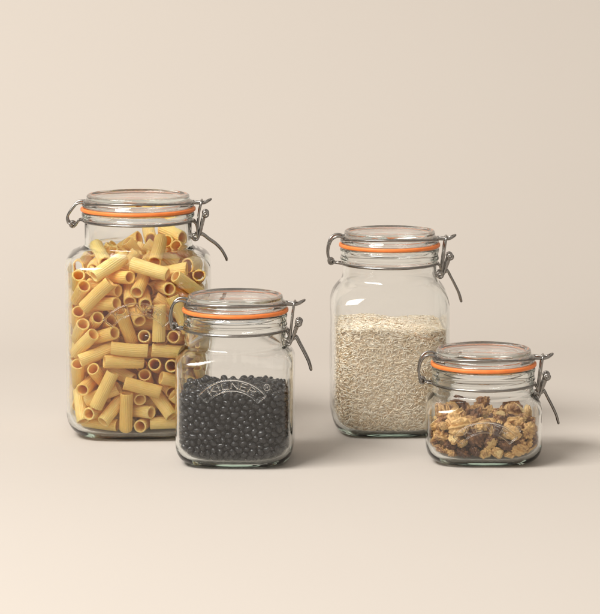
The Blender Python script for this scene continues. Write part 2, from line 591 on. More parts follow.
PASTA = [
 (0,100,-337,-630,529,86,11,20,46),(0,100,-404,-605,1503,22,-84,-38,32),(0,100,398,-587,608,77,25,-56,-15),(0,100,-123,-598,297,89,8,-2,44),(0,100,-282,-524,1776,53,45,-72,-4),(0,100,213,-631,1215,97,-1,2,-22),
 (0,100,420,-614,1310,12,-89,41,-17),(0,100,118,-563,1756,61,-50,-36,50),(0,100,-85,-630,943,66,-17,72,-15),(0,100,475,-560,356,8,39,17,-90),(0,100,42,-629,551,11,60,-9,-78),(0,100,331,-604,917,7,-74,1,-66),
 (0,100,499,-534,1591,10,-33,-34,87),(0,100,328,-548,138,70,13,69,14),(0,100,-144,-591,811,69,-8,-69,23),(0,100,-114,-551,1163,58,24,7,-78),(0,100,200,-338,1916,88,-46,13,8),(0,100,-537,-502,987,85,26,37,-26),
 (0,100,-406,-521,883,55,-7,-81,19),(0,100,-600,-432,314,31,94,-8,11),(0,100,381,235,2025,12,-27,67,-68),(0,100,-251,-529,314,72,-43,7,-54),(0,100,586,-438,661,36,-89,-20,-20),(0,100,224,-540,384,39,77,50,11),
 (0,100,465,18,1849,38,-21,83,34),(0,100,-370,-251,1871,56,-48,29,61),(0,100,-575,-440,1498,84,50,5,19),(0,100,572,-429,1003,58,-64,46,19),(0,100,-353,-512,1392,19,-69,32,63),(0,100,26,-484,1596,5,22,78,-58),
 (0,100,-584,-428,1103,6,-35,80,48),(0,100,-389,-457,133,59,59,39,39),(0,100,-347,-504,1066,42,-10,59,-68),(0,100,456,-458,1433,54,40,70,-25),(0,100,-22,-472,280,39,-24,66,-60),(0,100,-616,-354,640,38,-92,-12,-1),
 (0,100,-198,-461,1668,51,6,68,-52),(0,100,225,-154,1846,68,26,-40,-55),(0,100,506,-426,513,42,31,-17,-84),(0,100,-504,-416,550,26,-38,-54,-70),(0,100,-27,-488,1322,33,69,-50,42),(0,100,-392,-492,646,21,28,39,-86),
 (0,100,268,-485,1560,54,62,-31,48),(0,100,-361,-481,457,15,-84,0,53),(0,100,64,-486,1447,58,72,-27,27),(0,100,503,-349,1150,68,-61,-35,21),(0,100,-604,-339,1605,82,47,21,-24),(0,100,68,-408,135,71,68,-19,-1),
 (0,100,-412,-468,276,70,54,-44,15),(0,100,401,-482,1041,70,63,9,-32),(0,100,618,-287,1647,54,42,-48,55),(0,100,309,-436,1713,19,-75,-5,63),(0,100,-79,-422,1516,50,86,11,-6),(0,100,536,-202,1750,68,-70,20,2),
 (0,100,178,-484,749,71,57,22,-35),(0,100,-440,-408,1187,76,54,-10,36),(0,100,150,-431,1178,59,62,28,44),(0,100,-609,-355,1223,49,22,44,-72),(0,100,334,-489,759,29,26,61,-69),(0,100,-339,-425,1542,61,-66,-22,38),
 (0,100,110,286,1983,14,-18,64,73),(0,100,-203,-390,661,58,58,55,13),(0,100,-4,72,1817,34,34,-4,-87),(0,100,83,-442,1035,61,44,-45,49),(0,100,85,-386,571,58,38,32,-65),(0,100,631,-191,1440,26,-20,-58,-75),
 (0,100,488,-388,276,68,52,-48,-21),(0,100,-519,301,1775,28,32,-46,77),(0,100,456,-425,875,62,-12,76,-15),(0,100,335,-476,1342,81,-14,-45,34),(0,100,-306,-359,1156,19,-1,55,-81),(0,100,-350,-18,1770,23,-10,-97,-2),
 (0,100,-33,-403,488,56,80,22,1),(0,100,-102,-167,1719,95,8,25,19),(0,100,-622,69,1689,5,-3,-74,-67),(0,100,486,-165,1299,12,-48,60,-63),(0,100,630,206,1652,71,-64,-20,-22),(0,100,631,226,555,25,-66,67,25),
 (0,100,390,-404,133,50,-50,-50,50),(0,100,614,-196,832,13,33,82,-46),(0,100,631,-111,1184,6,9,-84,54),(0,100,-150,458,1848,12,-43,31,-84),(0,100,410,-203,733,35,87,24,26),(0,100,268,-369,537,19,7,-60,-78),
 (0,100,217,-271,1732,86,-8,-43,25),(0,100,-231,-65,1707,82,-4,22,-52),(0,100,-457,-292,1715,11,-7,-75,-65),(0,100,385,134,1884,43,-85,-1,-31),(0,100,630,90,937,12,-32,-88,-32),(0,100,237,-117,1541,62,49,-60,8),
 (0,100,86,-372,1322,49,-28,-61,-56),(0,100,253,-378,374,51,-44,-65,36),(0,100,-344,-279,964,7,-69,24,68),(0,100,631,198,1233,3,-11,-95,-28),(0,100,493,-86,712,48,-4,81,-33),(0,100,614,302,282,35,-28,-62,-64),
 (0,100,232,-11,1832,36,-51,71,-32),(0,100,-518,-167,1244,24,52,-33,75),(0,100,-630,-196,954,24,80,-52,15),(0,100,481,-248,359,83,1,56,6),(0,100,-511,-287,718,15,-60,58,52),(0,100,490,-59,454,69,25,-65,-20),
 (0,100,65,-222,651,6,7,85,53),(0,100,239,-131,699,45,-19,86,19),(0,100,577,19,133,63,64,-30,31),(0,100,-203,-273,1743,21,-60,28,72),(0,100,-340,127,1758,4,-89,-1,46),(0,100,-88,-277,727,38,-70,-47,-38),
 (0,100,410,-259,136,31,64,-31,-64),(0,100,-392,-275,422,61,65,34,29),(0,100,-47,204,1733,55,13,26,78),(0,100,-362,406,1737,19,43,-83,-31),(0,100,-153,-280,133,58,-68,21,40),(0,100,-629,-94,344,48,64,48,-36),
 (0,100,-629,-45,1363,76,-65,-2,-2),(0,100,578,227,1477,8,-11,-58,80),(0,100,-156,-330,1280,21,20,82,49),(0,100,79,-346,866,7,-48,61,63),(0,100,-350,-220,1531,60,-63,-23,43),(0,100,-235,-240,1364,76,52,-35,-14),
 (0,100,-78,-32,133,19,19,-68,-68),(0,100,231,-346,1056,28,-23,-62,-70),(0,100,61,22,133,47,-12,-70,-53),(0,100,476,-219,1607,32,40,62,-59),(0,100,317,-199,1432,26,33,52,74),(0,100,68,-162,394,34,87,29,22),
 (0,100,-280,-25,1239,40,-51,-51,-57),(0,100,575,472,1112,63,-11,-34,-69),(0,100,375,-319,1290,67,39,36,52),(0,100,470,47,553,61,52,26,54),(0,100,-42,-331,968,55,78,27,-12),(0,100,-630,80,1543,11,10,-66,73),
 (0,100,560,188,1015,67,25,-19,67),(0,100,398,-209,476,75,14,57,32),(0,100,-403,267,1623,75,26,61,-8),(0,100,-393,-37,467,40,-34,84,14),(0,100,379,297,1700,17,-28,-46,82),(0,100,-84,-271,351,34,-25,89,-15),
 (0,100,466,-137,883,13,-19,63,74),(0,100,-187,-249,1086,65,50,-23,53),(0,100,90,-42,1551,69,51,-20,-48),(0,100,-267,-92,536,69,57,-35,28),(0,100,151,68,237,39,28,-38,-79),(0,100,383,-135,1009,73,48,34,36),
 (0,100,530,346,1216,6,56,67,-47),(0,100,397,406,1801,41,-28,81,31),(0,100,-604,-116,189,51,73,-33,32),(0,100,429,96,1048,54,39,-34,66),(0,100,-341,-98,1410,68,0,67,29),(0,100,458,-142,251,79,6,60,3),
 (0,100,-20,-76,1109,25,71,41,51),(0,100,451,52,1269,20,39,-81,-38),(0,100,324,327,692,44,-23,84,24),(0,100,-482,-165,814,69,43,50,29),(0,100,290,-35,1126,27,-59,-70,-29),(0,100,445,487,1503,58,45,-59,-35),
 (0,100,-479,8,133,4,35,-62,-71),(0,100,-411,444,133,55,30,64,44),(0,100,225,329,134,26,-8,70,66),(0,100,-348,-111,274,23,-72,-11,-64),(0,100,442,75,222,43,52,1,74),(0,100,434,440,212,45,45,71,31),
 (0,100,-309,135,249,35,-20,37,84),(0,100,-106,-142,277,64,-58,40,-31),(0,100,418,296,206,38,60,58,41),(0,100,-485,173,405,14,75,-33,-55),(0,100,-477,147,257,36,34,-48,73),(0,100,531,429,485,49,-10,25,-83),
 (0,100,401,197,344,32,-56,-2,-76),(0,100,286,258,420,59,64,6,-50),(0,100,-369,592,215,45,64,-47,-41),(0,100,25,184,471,13,40,67,61),(0,100,361,600,197,54,-51,-55,39),(0,100,-564,48,524,53,-27,59,55),
 (0,100,-631,336,406,4,-33,94,13),(0,100,-172,-79,393,65,59,-36,-31),(0,100,426,58,380,83,-19,52,7),(0,100,-489,603,629,100,2,-5,-3),(0,100,-435,568,344,28,46,38,75),(0,100,45,629,301,9,-65,7,-75),
 (0,100,-345,370,408,73,32,43,43),(0,100,307,245,565,81,24,-54,4),(0,100,186,8,522,21,62,-76,-1),(0,100,441,587,458,39,-48,-78,10),(0,100,-491,384,496,13,42,-69,-58),(0,100,482,97,734,46,-71,-53,7),
 (0,100,-312,8,657,26,49,-71,-42),(0,100,-295,187,612,42,23,85,19),(0,100,-290,322,665,50,41,69,33),(0,100,308,497,557,56,50,-64,17),(0,100,-610,474,759,3,68,72,-8),(0,100,-33,18,693,10,62,-49,-61),
 (0,100,151,503,735,46,52,-42,-58),(0,100,-353,-128,699,25,45,-51,-69),(0,100,75,629,645,49,-51,-47,53),(0,100,-180,-227,828,70,67,-21,-13),(0,100,-602,141,668,56,67,32,-37),(0,100,212,631,791,15,-73,17,-64),
 (0,100,-631,190,813,58,62,-39,36),(0,100,-156,630,513,47,49,-35,-65),(0,100,-480,-36,889,76,-27,-48,35),(0,100,-519,371,921,65,7,-53,55),(0,100,-201,485,925,4,8,-65,-76),(0,100,270,83,856,20,-71,-18,-65),
 (0,100,490,428,749,13,-40,-65,-63),(0,100,-291,231,817,8,-7,-71,-70),(0,100,-376,519,717,35,92,-14,-11),(0,100,427,573,898,64,27,72,3),(0,100,-180,411,1064,4,-67,46,-58),(0,100,-346,468,974,66,69,26,-16),
 (0,100,-395,112,925,78,49,-5,38),(0,100,156,-174,928,63,7,71,-31),(0,100,237,629,1080,5,57,4,82),(0,100,289,390,851,81,-14,56,-10),(0,100,-474,118,1049,20,39,9,89),(0,100,230,631,1364,78,-13,-59,18),
 (0,100,-472,568,1272,70,10,39,60),(0,100,250,363,989,30,-18,-56,-75),(0,100,-630,221,1138,25,-18,56,77),(0,100,-101,87,1151,7,-77,-61,-18),(0,100,305,521,1218,68,53,49,13),(0,100,427,472,1056,21,-58,-51,-60),
 (0,100,-456,440,1063,9,-11,64,76),(0,100,-492,22,1179,51,59,61,-15),(0,100,-219,425,1241,49,64,-37,-45),(0,100,-245,251,1230,78,24,28,50),(0,100,30,35,1189,14,-2,93,34),(0,100,-501,334,1281,9,-34,48,80),
 (0,100,145,-99,1199,72,-68,11,-5),(0,100,195,351,1285,3,-18,98,4),(0,100,-350,41,1359,63,10,59,50),(0,100,-610,367,1436,34,-20,-36,-84),(0,100,226,196,1476,79,8,25,55),(0,100,159,196,1183,35,-70,53,-33),
 (0,100,303,181,1298,38,-33,71,49),(0,100,-264,500,1355,26,-68,0,-68),(0,100,-58,-34,1451,56,54,-38,51),(0,100,-376,127,1482,6,-54,-39,-74),(0,100,377,187,1438,51,36,59,-51),(0,100,457,352,1350,72,-66,-20,-10),
 (0,100,-340,281,1386,65,6,-69,32),(0,100,-149,492,1517,60,69,-9,-40),(0,100,255,626,1507,52,41,68,30),(0,100,-331,498,1498,61,72,-22,-25),(0,100,158,-85,1674,29,59,37,-66),(0,100,452,204,1585,41,-65,57,29),
 (0,100,-425,602,1552,7,94,3,-33),(0,100,-7,65,1593,32,-27,90,10),(0,100,62,255,1521,33,-26,15,-89),(0,100,145,478,1641,18,-37,40,82),(0,100,-26,309,1623,16,-36,-2,-92),(0,100,-201,484,1661,48,60,35,-53),
 (0,100,226,545,1769,29,-85,4,-45),(0,100,-112,365,1742,57,-62,53,11),(0,100,249,393,1747,90,29,-34,0),
]
BEANS = [
 (0,106,144,-508,397,8,29,48,-83),(0,105,-93,-509,521,14,-30,69,64),(0,105,274,-508,357,23,-21,85,42),(0,105,19,-509,383,75,-66,7,-5),(0,104,21,-509,539,64,76,5,5),(0,103,417,-473,699,61,72,-17,28),
 (0,106,-120,-509,415,15,-13,-46,-87),(0,105,412,-475,571,80,-56,-21,3),(0,104,-187,-507,377,41,91,-9,8),(0,102,-56,-510,653,64,76,-3,-12),(0,101,57,-510,193,4,-20,-64,-74),(0,102,-79,-510,591,81,-54,21,7),
 (0,104,340,-489,136,47,85,-12,20),(0,101,188,-510,167,35,-26,80,41),(0,105,-394,-479,573,29,39,-20,85),(0,104,427,-467,199,47,-16,-54,-67),(0,106,188,-504,235,2,-98,-15,12),(0,101,-66,-505,722,24,-52,76,30),
 (0,101,90,-509,669,81,-56,3,18),(0,104,-376,-489,319,15,12,40,90),(0,103,150,-504,328,29,13,-22,92),(0,102,215,-502,301,54,-20,68,45),(0,103,260,-506,425,4,-39,-52,76),(0,105,-261,-504,674,0,25,91,-33),
 (0,100,-301,-509,325,83,45,13,-29),(0,99,286,-511,286,79,-61,9,7),(0,100,221,-510,624,15,-12,-46,-87),(0,106,-294,-504,618,25,-10,-15,-95),(0,103,-126,-507,163,62,-17,77,1),(0,97,28,-508,315,78,50,-29,22),
 (0,103,-342,-500,379,99,-2,-15,-6),(0,100,-288,-508,438,84,30,-42,14),(0,102,433,-463,394,5,-72,12,68),(0,106,434,-461,288,53,63,14,56),(0,103,-41,-503,422,33,18,-49,-78),(0,102,108,-501,142,1,10,98,-18),
 (0,103,-214,-502,438,62,-66,-20,38),(0,106,182,-501,570,91,-9,-13,39),(0,102,-369,-490,630,33,2,-92,23),(0,97,-4,-511,164,82,-45,32,11),(0,93,206,-512,371,54,-73,-34,-27),(0,98,-397,-484,416,53,-27,71,37),
 (0,103,376,-486,430,76,-24,34,50),(0,101,-438,-461,663,62,-73,24,-17),(0,105,23,-500,460,43,-9,-20,88),(0,103,-34,-502,491,42,-32,80,-27),(0,101,-133,-508,689,6,0,-98,19),(0,100,20,-507,250,99,-11,-9,8),
 (0,95,279,-512,576,18,-5,-74,-65),(0,94,332,-511,197,54,80,-10,25),(0,96,253,-510,678,38,92,1,-7),(0,105,-139,-489,631,77,24,-9,59),(0,106,-403,-465,195,16,-42,89,-4),(0,102,-92,-503,294,24,62,33,67),
 (0,96,380,-488,637,51,29,-75,31),(0,94,-386,-487,698,46,-84,21,21),(0,106,-464,-428,200,42,-32,-85,1),(0,95,109,-510,558,6,-17,-37,-91),(0,103,470,-424,474,47,-73,-44,26),(0,92,-284,-513,733,80,59,-5,8),
 (0,95,101,-511,248,19,13,88,-42),(0,95,-445,-454,453,71,-38,55,22),(0,104,-226,-501,587,40,60,-69,6),(0,100,18,-505,649,44,79,-42,-2),(0,105,368,-486,285,78,-20,-36,46),(0,92,-220,-513,318,10,-26,-66,-69),
 (0,97,129,-507,460,0,-16,98,-8),(0,103,-446,-449,544,30,86,-32,-26),(0,96,82,-509,502,13,-97,11,-15),(0,104,-485,-388,577,62,-23,-72,19),(0,94,-185,-511,256,11,-30,-37,-87),(0,100,-180,-502,191,52,32,1,-79),
 (0,94,-260,-510,383,42,15,84,-31),(0,96,337,-506,391,3,-35,-2,-94),(0,104,324,-444,733,15,-88,25,-37),(0,92,-197,-512,717,41,76,-20,47),(0,104,-377,-477,253,32,51,-67,-44),(0,93,127,-509,612,9,11,-14,98),
 (0,104,-309,-452,98,80,53,28,7),(0,93,-184,-492,129,8,22,-83,51),(0,101,-467,-418,291,29,2,22,93),(0,90,-39,-513,335,19,12,76,-61),(0,101,182,-503,507,87,-20,-27,36),(0,96,165,-507,665,15,-31,-25,90),
 (0,101,303,-500,636,6,60,70,38),(0,92,274,-510,164,85,43,29,9),(0,99,194,-487,444,17,53,40,73),(0,99,405,-461,132,25,59,71,-29),(0,98,-331,-501,568,11,-60,77,20),(0,96,-245,-504,157,55,41,2,73),
 (0,92,-349,-505,457,53,3,-77,35),(0,103,-330,267,735,93,-4,35,8),(0,95,-70,-501,143,47,9,74,48),(0,93,396,-483,344,35,89,25,-16),(0,97,435,-454,642,98,17,-5,-2),(0,98,503,-250,721,16,93,-30,-10),
 (0,103,-159,-500,476,66,10,43,61),(0,100,238,-483,124,98,-11,16,10),(0,105,-236,-484,221,11,-73,68,-2),(0,100,78,-502,420,79,-11,22,56),(0,101,356,-491,526,13,57,-81,-5),(0,99,343,-495,587,37,73,-57,-1),
 (0,100,465,-430,545,84,8,51,19),(0,91,-45,-509,224,92,25,24,17),(0,93,-328,-508,679,77,-17,-61,7),(0,95,38,-500,711,1,-85,-46,-25),(0,93,256,-479,210,4,20,94,-27),(0,95,-157,-505,571,3,88,-41,-22),
 (0,97,55,-502,598,48,20,-41,-75),(0,99,470,-419,334,44,-22,-2,-87),(0,105,-309,-465,481,27,64,-66,30),(0,99,-361,-478,146,8,-62,68,39),(0,92,-116,-509,232,7,-6,27,96),(0,96,-263,-503,271,36,-33,-41,77),
 (0,92,-144,-509,331,12,13,-4,-98),(0,90,-292,-510,213,14,-53,-9,-83),(0,95,321,-504,460,78,22,-52,-25),(0,95,-275,-506,542,37,-23,8,90),(0,91,319,-511,694,6,-27,-18,-94),(0,102,164,-469,112,77,-56,-23,-21),
 (0,97,-429,-450,136,6,-47,-86,18),(0,91,-344,-504,197,62,-8,-64,45),(0,98,-303,-496,148,33,68,50,42),(0,98,-198,-503,648,70,45,-49,-26),(0,91,139,-508,718,38,-43,13,81),(0,96,-400,-478,497,55,67,-46,-20),
 (0,94,131,-505,198,91,-6,-6,-41),(0,100,-36,-487,280,80,27,-23,-48),(0,102,464,-414,684,85,-53,-1,-4),(0,92,-507,-16,733,16,-33,-2,93),(0,98,-433,-456,249,55,-50,-35,57),(0,97,332,-499,330,59,-17,-15,78),
 (0,92,-462,-439,390,21,-38,-76,48),(0,98,-91,-480,460,93,-28,13,18),(0,105,242,-470,536,26,63,-71,19),(0,94,-12,-495,596,85,-4,14,-50),(0,98,416,-451,511,22,-79,-56,6),(0,100,268,-400,720,87,-46,-5,18),
 (0,96,-245,-502,494,19,74,65,0),(0,92,295,-506,515,55,47,-7,-69),(0,100,-75,-215,721,78,61,7,11),(0,97,-195,-499,528,68,5,13,72),(0,105,-382,-409,729,22,54,80,14),(0,104,-299,394,732,23,-86,40,20),
 (0,94,-479,-411,492,5,57,37,-73),(0,98,-488,-385,653,3,-61,-46,65),(0,102,81,-448,93,4,96,-24,15),(0,95,-510,-333,694,42,-69,56,-19),(0,92,-321,-482,266,15,-67,4,-73),(0,94,-84,-487,362,34,76,40,38),
 (0,91,475,-420,404,73,-5,-68,2),(0,103,506,-332,479,73,31,-18,58),(0,93,-19,-477,693,63,10,76,14),(0,94,241,-501,484,57,-7,-4,82),(0,93,187,-145,735,75,56,-16,-32),(0,91,204,-495,716,3,-61,67,-42),
 (0,92,40,-479,126,35,28,-10,-89),(0,96,474,-415,616,44,43,8,-78),(0,94,458,-429,239,96,24,-13,-11),(0,93,86,-498,359,71,-31,23,-60),(0,94,511,-333,548,68,-4,61,-39),(0,99,-29,-470,115,38,-87,23,-23),
 (0,94,-436,-452,337,13,-77,-61,15),(0,105,100,240,718,4,-7,76,-64),(0,100,-143,248,727,4,-29,-96,5),(0,90,91,-502,304,12,-77,-62,7),(0,106,316,-467,243,67,-12,-19,71),(0,102,409,-431,450,75,3,-27,-60),
 (0,93,52,-296,722,44,4,-1,-90),(0,105,509,222,726,6,79,-3,-61),(0,90,442,76,734,5,98,17,3),(0,94,-146,-477,279,6,-45,-21,-87),(0,103,-486,-383,417,18,55,58,-57),(0,91,-142,-464,727,28,36,-87,18),
 (0,105,391,-418,711,94,-30,-18,0),(0,102,-474,-390,152,95,27,-5,16),(0,104,-233,-198,734,33,-29,86,26),(0,102,250,298,724,6,84,32,42),(0,91,453,-421,138,3,87,27,-41),(0,102,-341,-271,721,10,-8,-26,96),
 (0,99,-44,80,733,45,-49,-9,74),(0,91,313,155,733,29,-82,49,8),(0,93,286,-445,97,45,-9,83,32),(0,106,-372,-429,105,11,-76,18,62),(0,96,-123,-463,112,85,-33,42,-4),(0,96,471,-403,190,10,-22,-96,-13),
 (0,95,-18,-60,728,94,-3,-3,33),(0,99,-210,-455,727,22,-23,91,27),(0,101,484,-320,125,87,-13,-46,8),(0,95,-484,-373,248,88,45,-13,11),(0,99,501,-344,617,4,-37,61,-70),(0,102,46,337,727,43,-9,17,-88),
 (0,103,-476,-388,346,63,-66,-19,37),(0,92,-434,-361,725,42,-14,-16,-88),(0,93,-183,-447,90,95,26,2,-18),(0,97,26,-102,726,57,-52,-12,62),(0,97,-47,332,728,95,-3,19,26),(0,102,26,74,729,93,-27,8,-23),
 (0,99,350,-436,92,87,-16,-6,-46),(0,91,-265,20,727,1,11,39,-92),(0,91,-139,474,728,40,-2,-47,79),(0,104,410,-399,97,76,-62,7,17),(0,102,231,-343,725,27,-1,43,86),(0,92,380,166,724,0,-11,68,-73),
 (0,104,490,-365,383,35,-44,-71,-42),(0,105,123,483,720,9,41,7,-90),(0,101,-243,-461,114,60,32,-12,-72),(0,93,501,-351,299,78,-9,-8,61),(0,96,444,-367,723,59,50,56,29),(0,103,-508,-326,167,31,-63,66,-25),
 (0,93,-34,-470,548,95,-19,10,22),(0,91,137,118,726,18,45,-87,11),(0,95,-474,278,729,51,-85,-13,3),(0,101,-79,-468,197,6,97,-12,-20),(0,106,278,76,724,35,4,0,93),(0,106,391,-156,712,45,65,53,31),
 (0,103,-227,373,727,34,85,41,-7),(0,101,507,64,725,78,-14,1,61),(0,95,-425,146,722,51,-7,52,68),(0,95,132,-467,517,15,-84,-28,-44),(0,99,-477,-275,712,41,22,9,88),(0,104,-159,-183,729,82,-56,-3,-13),
 (0,100,-247,112,731,8,42,-90,-7),(0,90,496,-364,684,30,81,17,-48),(0,104,-422,-391,99,25,9,-89,-36),(0,91,363,-454,203,58,25,-6,77),(0,100,-504,-334,296,41,49,-76,-10),(0,98,54,507,720,15,3,33,-93),
 (0,96,-94,33,716,82,41,26,31),(0,93,55,-38,723,87,-33,13,34),(0,104,199,241,712,5,21,-62,-75),(0,92,-410,-240,729,44,3,1,-90),(0,101,-378,188,726,29,53,-12,79),(0,90,413,-86,732,64,-38,30,-60),
 (0,93,105,-245,714,36,24,9,-90),(0,90,93,-462,703,39,38,-83,10),(0,102,-502,333,727,4,33,-89,-32),(0,99,478,-370,248,18,97,-13,-1),(0,105,508,-306,248,23,72,-50,-43),(0,104,492,-342,191,88,-39,24,-15),
 (0,97,-17,-350,716,13,-75,50,-42),(0,96,-499,-353,480,46,-60,-35,-55),(0,100,-374,-434,527,90,-20,24,-31),(0,104,-502,-324,608,29,86,33,-25),(0,97,-323,-66,728,42,-3,-89,17),(0,95,392,-433,250,51,28,15,80),
 (0,97,-504,-331,546,2,-91,39,13),(0,106,-190,-286,727,64,-1,-53,56),(0,103,285,-9,715,41,85,-32,-6),(0,93,128,-125,714,74,10,-2,66),(0,104,219,-424,96,35,41,-46,-70),(0,92,177,316,722,28,29,-9,-91),
 (0,104,345,-444,470,7,49,77,-41),(0,98,212,372,728,46,-83,31,7),(0,91,511,-266,413,70,-15,-12,69),(0,98,-131,-458,508,20,82,44,-31),(0,101,218,-26,723,66,35,-17,64),(0,104,317,294,724,65,49,-15,-56),
 (0,97,250,-461,263,29,95,-5,11),(0,100,-238,296,715,84,-21,-34,36),(0,94,336,-186,731,12,-92,25,-28),(0,91,-361,125,722,80,-10,27,52),(0,95,-434,-404,688,67,-32,-13,-66),(0,98,237,-246,732,67,4,-51,-54),
 (0,103,279,482,718,2,-62,39,-68),(0,90,-448,-42,720,12,55,-53,63),(0,100,122,-48,716,46,35,20,79),(0,97,348,-263,722,49,44,50,55),(0,93,-2,-424,90,33,6,-12,94),(0,92,-80,-424,90,30,-95,6,-8),
 (0,103,-289,-130,711,10,32,-25,91),(0,103,436,281,714,37,-40,84,-4),(0,100,-511,-314,231,54,44,42,58),(0,97,-134,122,706,23,10,14,96),(0,104,-113,186,708,9,95,-7,29),(0,95,260,-168,728,68,-70,19,-4),
 (0,96,-432,-410,630,15,-96,14,-18),(0,100,339,-450,670,73,17,-55,-38),(0,102,510,-127,722,13,-66,-11,-73),(0,102,-501,-330,359,21,38,-89,-15),(0,98,138,-453,293,9,-81,58,6),(0,90,338,505,710,69,-46,-56,-5),
 (0,103,-14,-442,179,31,-67,66,16),(0,95,365,-34,730,7,-33,-46,82),(0,102,-231,-339,725,2,-18,-27,95),(0,101,158,425,711,95,-6,-28,-14),(0,94,-452,208,720,7,16,93,32),(0,95,77,-460,262,96,-24,-11,13),
 (0,100,-249,-451,631,69,63,8,-35),(0,96,509,-306,669,81,-14,-50,-26),(0,104,389,-411,168,84,46,-9,26),(0,96,-17,-461,341,28,27,-68,62),(0,91,389,-433,367,49,-63,25,54),(0,98,-381,-442,360,85,1,15,51),
 (0,102,-197,-444,487,67,-68,-28,-11),(0,97,-176,322,717,63,28,-40,-61),(0,96,-42,399,731,64,-10,-35,-68),(0,99,26,-455,417,2,-9,98,16),(0,105,-145,-395,724,21,90,-31,-22),(0,102,395,231,723,21,46,74,44),
 (0,90,141,-460,234,86,50,10,6),(0,97,-200,85,700,30,76,56,18),(0,93,-332,-434,695,17,-68,-59,41),(0,102,-508,-313,426,9,79,-36,-49),(0,96,-104,-458,561,28,-11,5,-95),(0,95,-187,-442,602,73,-16,21,-62),
 (0,103,467,-370,570,28,17,60,73),(0,92,187,-293,712,28,-6,42,-86),(0,99,-501,168,710,36,88,-32,-3),(0,96,506,-310,362,84,17,26,-45),(0,103,268,-454,595,10,98,2,18),(0,97,281,-449,483,18,88,-20,39),
 (0,93,175,-461,618,27,34,-88,-20),(0,91,-91,-362,711,30,-92,1,-25),(0,99,-500,-48,685,13,98,7,-12),(0,101,272,-451,684,1,-23,-97,2),(0,99,455,-138,702,13,83,-43,-33),(0,91,-469,-101,710,10,59,-75,26),
 (0,104,408,384,715,22,94,14,22),(0,103,-265,-455,315,10,-51,-57,63),(0,105,-356,-116,704,21,69,-31,62),(0,97,-88,370,702,36,-41,-83,8),(0,103,-393,-174,717,67,-28,53,44),(0,91,173,-386,709,20,32,92,13),
 (0,91,465,428,707,30,-2,92,-23),(0,94,-468,-342,116,12,13,-12,98),(0,104,243,-431,160,1,85,43,-30),(0,92,-348,-452,416,28,-38,-7,88),(0,96,-309,-445,546,21,-57,78,13),(0,101,505,-276,309,4,82,56,-10),
 (0,91,-183,-426,428,52,-15,18,82),(0,93,75,-461,461,89,-35,8,-28),(0,96,-200,227,695,1,6,37,-93),(0,91,214,-459,657,8,-49,3,-87),(0,97,-326,467,732,19,-59,79,-4),(0,100,510,-273,175,27,-71,-53,39),
 (0,102,-210,-451,273,23,1,-9,-97),(0,91,190,-431,259,54,-32,-26,-74),(0,97,76,-455,547,18,90,34,-19),(0,95,39,-168,706,76,31,-25,-51),(0,98,125,-313,702,37,75,-52,-16),(0,96,358,-99,723,53,50,66,16),
 (0,92,510,-189,718,55,12,-70,43),(0,100,-499,-296,494,58,81,-6,-1),(0,96,-373,-434,463,81,27,-37,-37),(0,96,35,148,728,48,39,-50,-61),(0,100,201,95,714,99,9,3,6),(0,91,-400,244,728,22,28,-61,71),
 (0,99,91,399,707,67,20,30,-65),(0,106,-133,-443,329,25,93,-22,-17),(0,103,-295,-452,381,57,-6,-70,42),(0,105,-82,-73,707,72,40,27,50),(0,104,-38,-121,692,89,-17,-25,34),(0,98,108,-455,637,73,57,-33,20),
 (0,101,282,-285,716,17,6,-19,-96),(0,94,299,-453,422,3,-70,66,29),(0,94,-408,-393,253,41,78,-42,23),(0,94,405,-423,600,10,-7,61,-78),(0,100,-441,84,709,2,-85,53,-3),(0,97,-149,412,710,32,-83,41,-18),
 (0,90,-461,-161,704,53,-82,-19,-11),(0,92,-363,17,710,80,27,-32,42),(0,103,-375,491,695,17,9,-77,-61),(0,91,-232,-399,718,35,43,-72,42),(0,97,451,-373,439,16,-10,98,3),(0,90,-287,-376,724,65,-32,25,-65),
 (0,100,377,310,715,4,-42,-4,91),(0,99,-60,462,718,26,-20,72,61),(0,104,-246,-429,181,74,-8,47,-47),(0,93,-198,-463,330,20,17,27,93),(0,91,33,-452,504,32,-42,-43,73),(0,105,26,-440,590,35,-35,34,80),
 (0,90,-416,-411,576,56,13,24,79),(0,90,-137,-323,723,37,-79,-36,32),(0,99,-41,-434,240,80,60,-3,11),(0,104,-304,-202,708,4,-86,50,-3),(0,92,-455,-337,673,65,44,2,-61),(0,101,-140,-450,391,87,23,-9,43),
 (0,92,-257,-457,441,19,33,78,-50),(0,100,-426,-390,459,45,-23,10,-86),(0,103,-201,-433,671,83,-1,-3,-56),(0,100,-22,-413,691,69,9,-71,11),(0,102,-56,227,711,65,71,-25,10),(0,101,156,-445,689,87,-10,-12,-47),
 (0,105,-79,-454,690,6,-40,77,49),(0,101,303,-450,183,46,-19,-53,69),(0,104,205,178,702,36,87,13,31),(0,91,272,-461,322,5,-36,83,43),(0,96,-409,-382,348,14,-80,-58,-11),(0,101,245,-452,375,0,32,-15,-93),
 (0,95,94,61,703,27,41,-73,-48),(0,97,-323,-406,497,90,-19,-29,-25),(0,102,-233,-423,559,71,36,26,55),(0,91,-77,-459,619,25,64,-45,57),(0,104,-437,-351,602,71,-41,46,33),(0,96,337,-429,603,81,14,36,44),
 (0,95,401,-274,697,33,45,-21,-81),(0,92,138,-410,89,65,12,-7,-75),(0,93,61,-422,299,52,-4,-28,-81),(0,104,508,-274,598,52,-20,-83,-1),(0,92,-317,-452,642,95,-7,-31,-4),(0,98,354,426,700,84,7,-36,40),
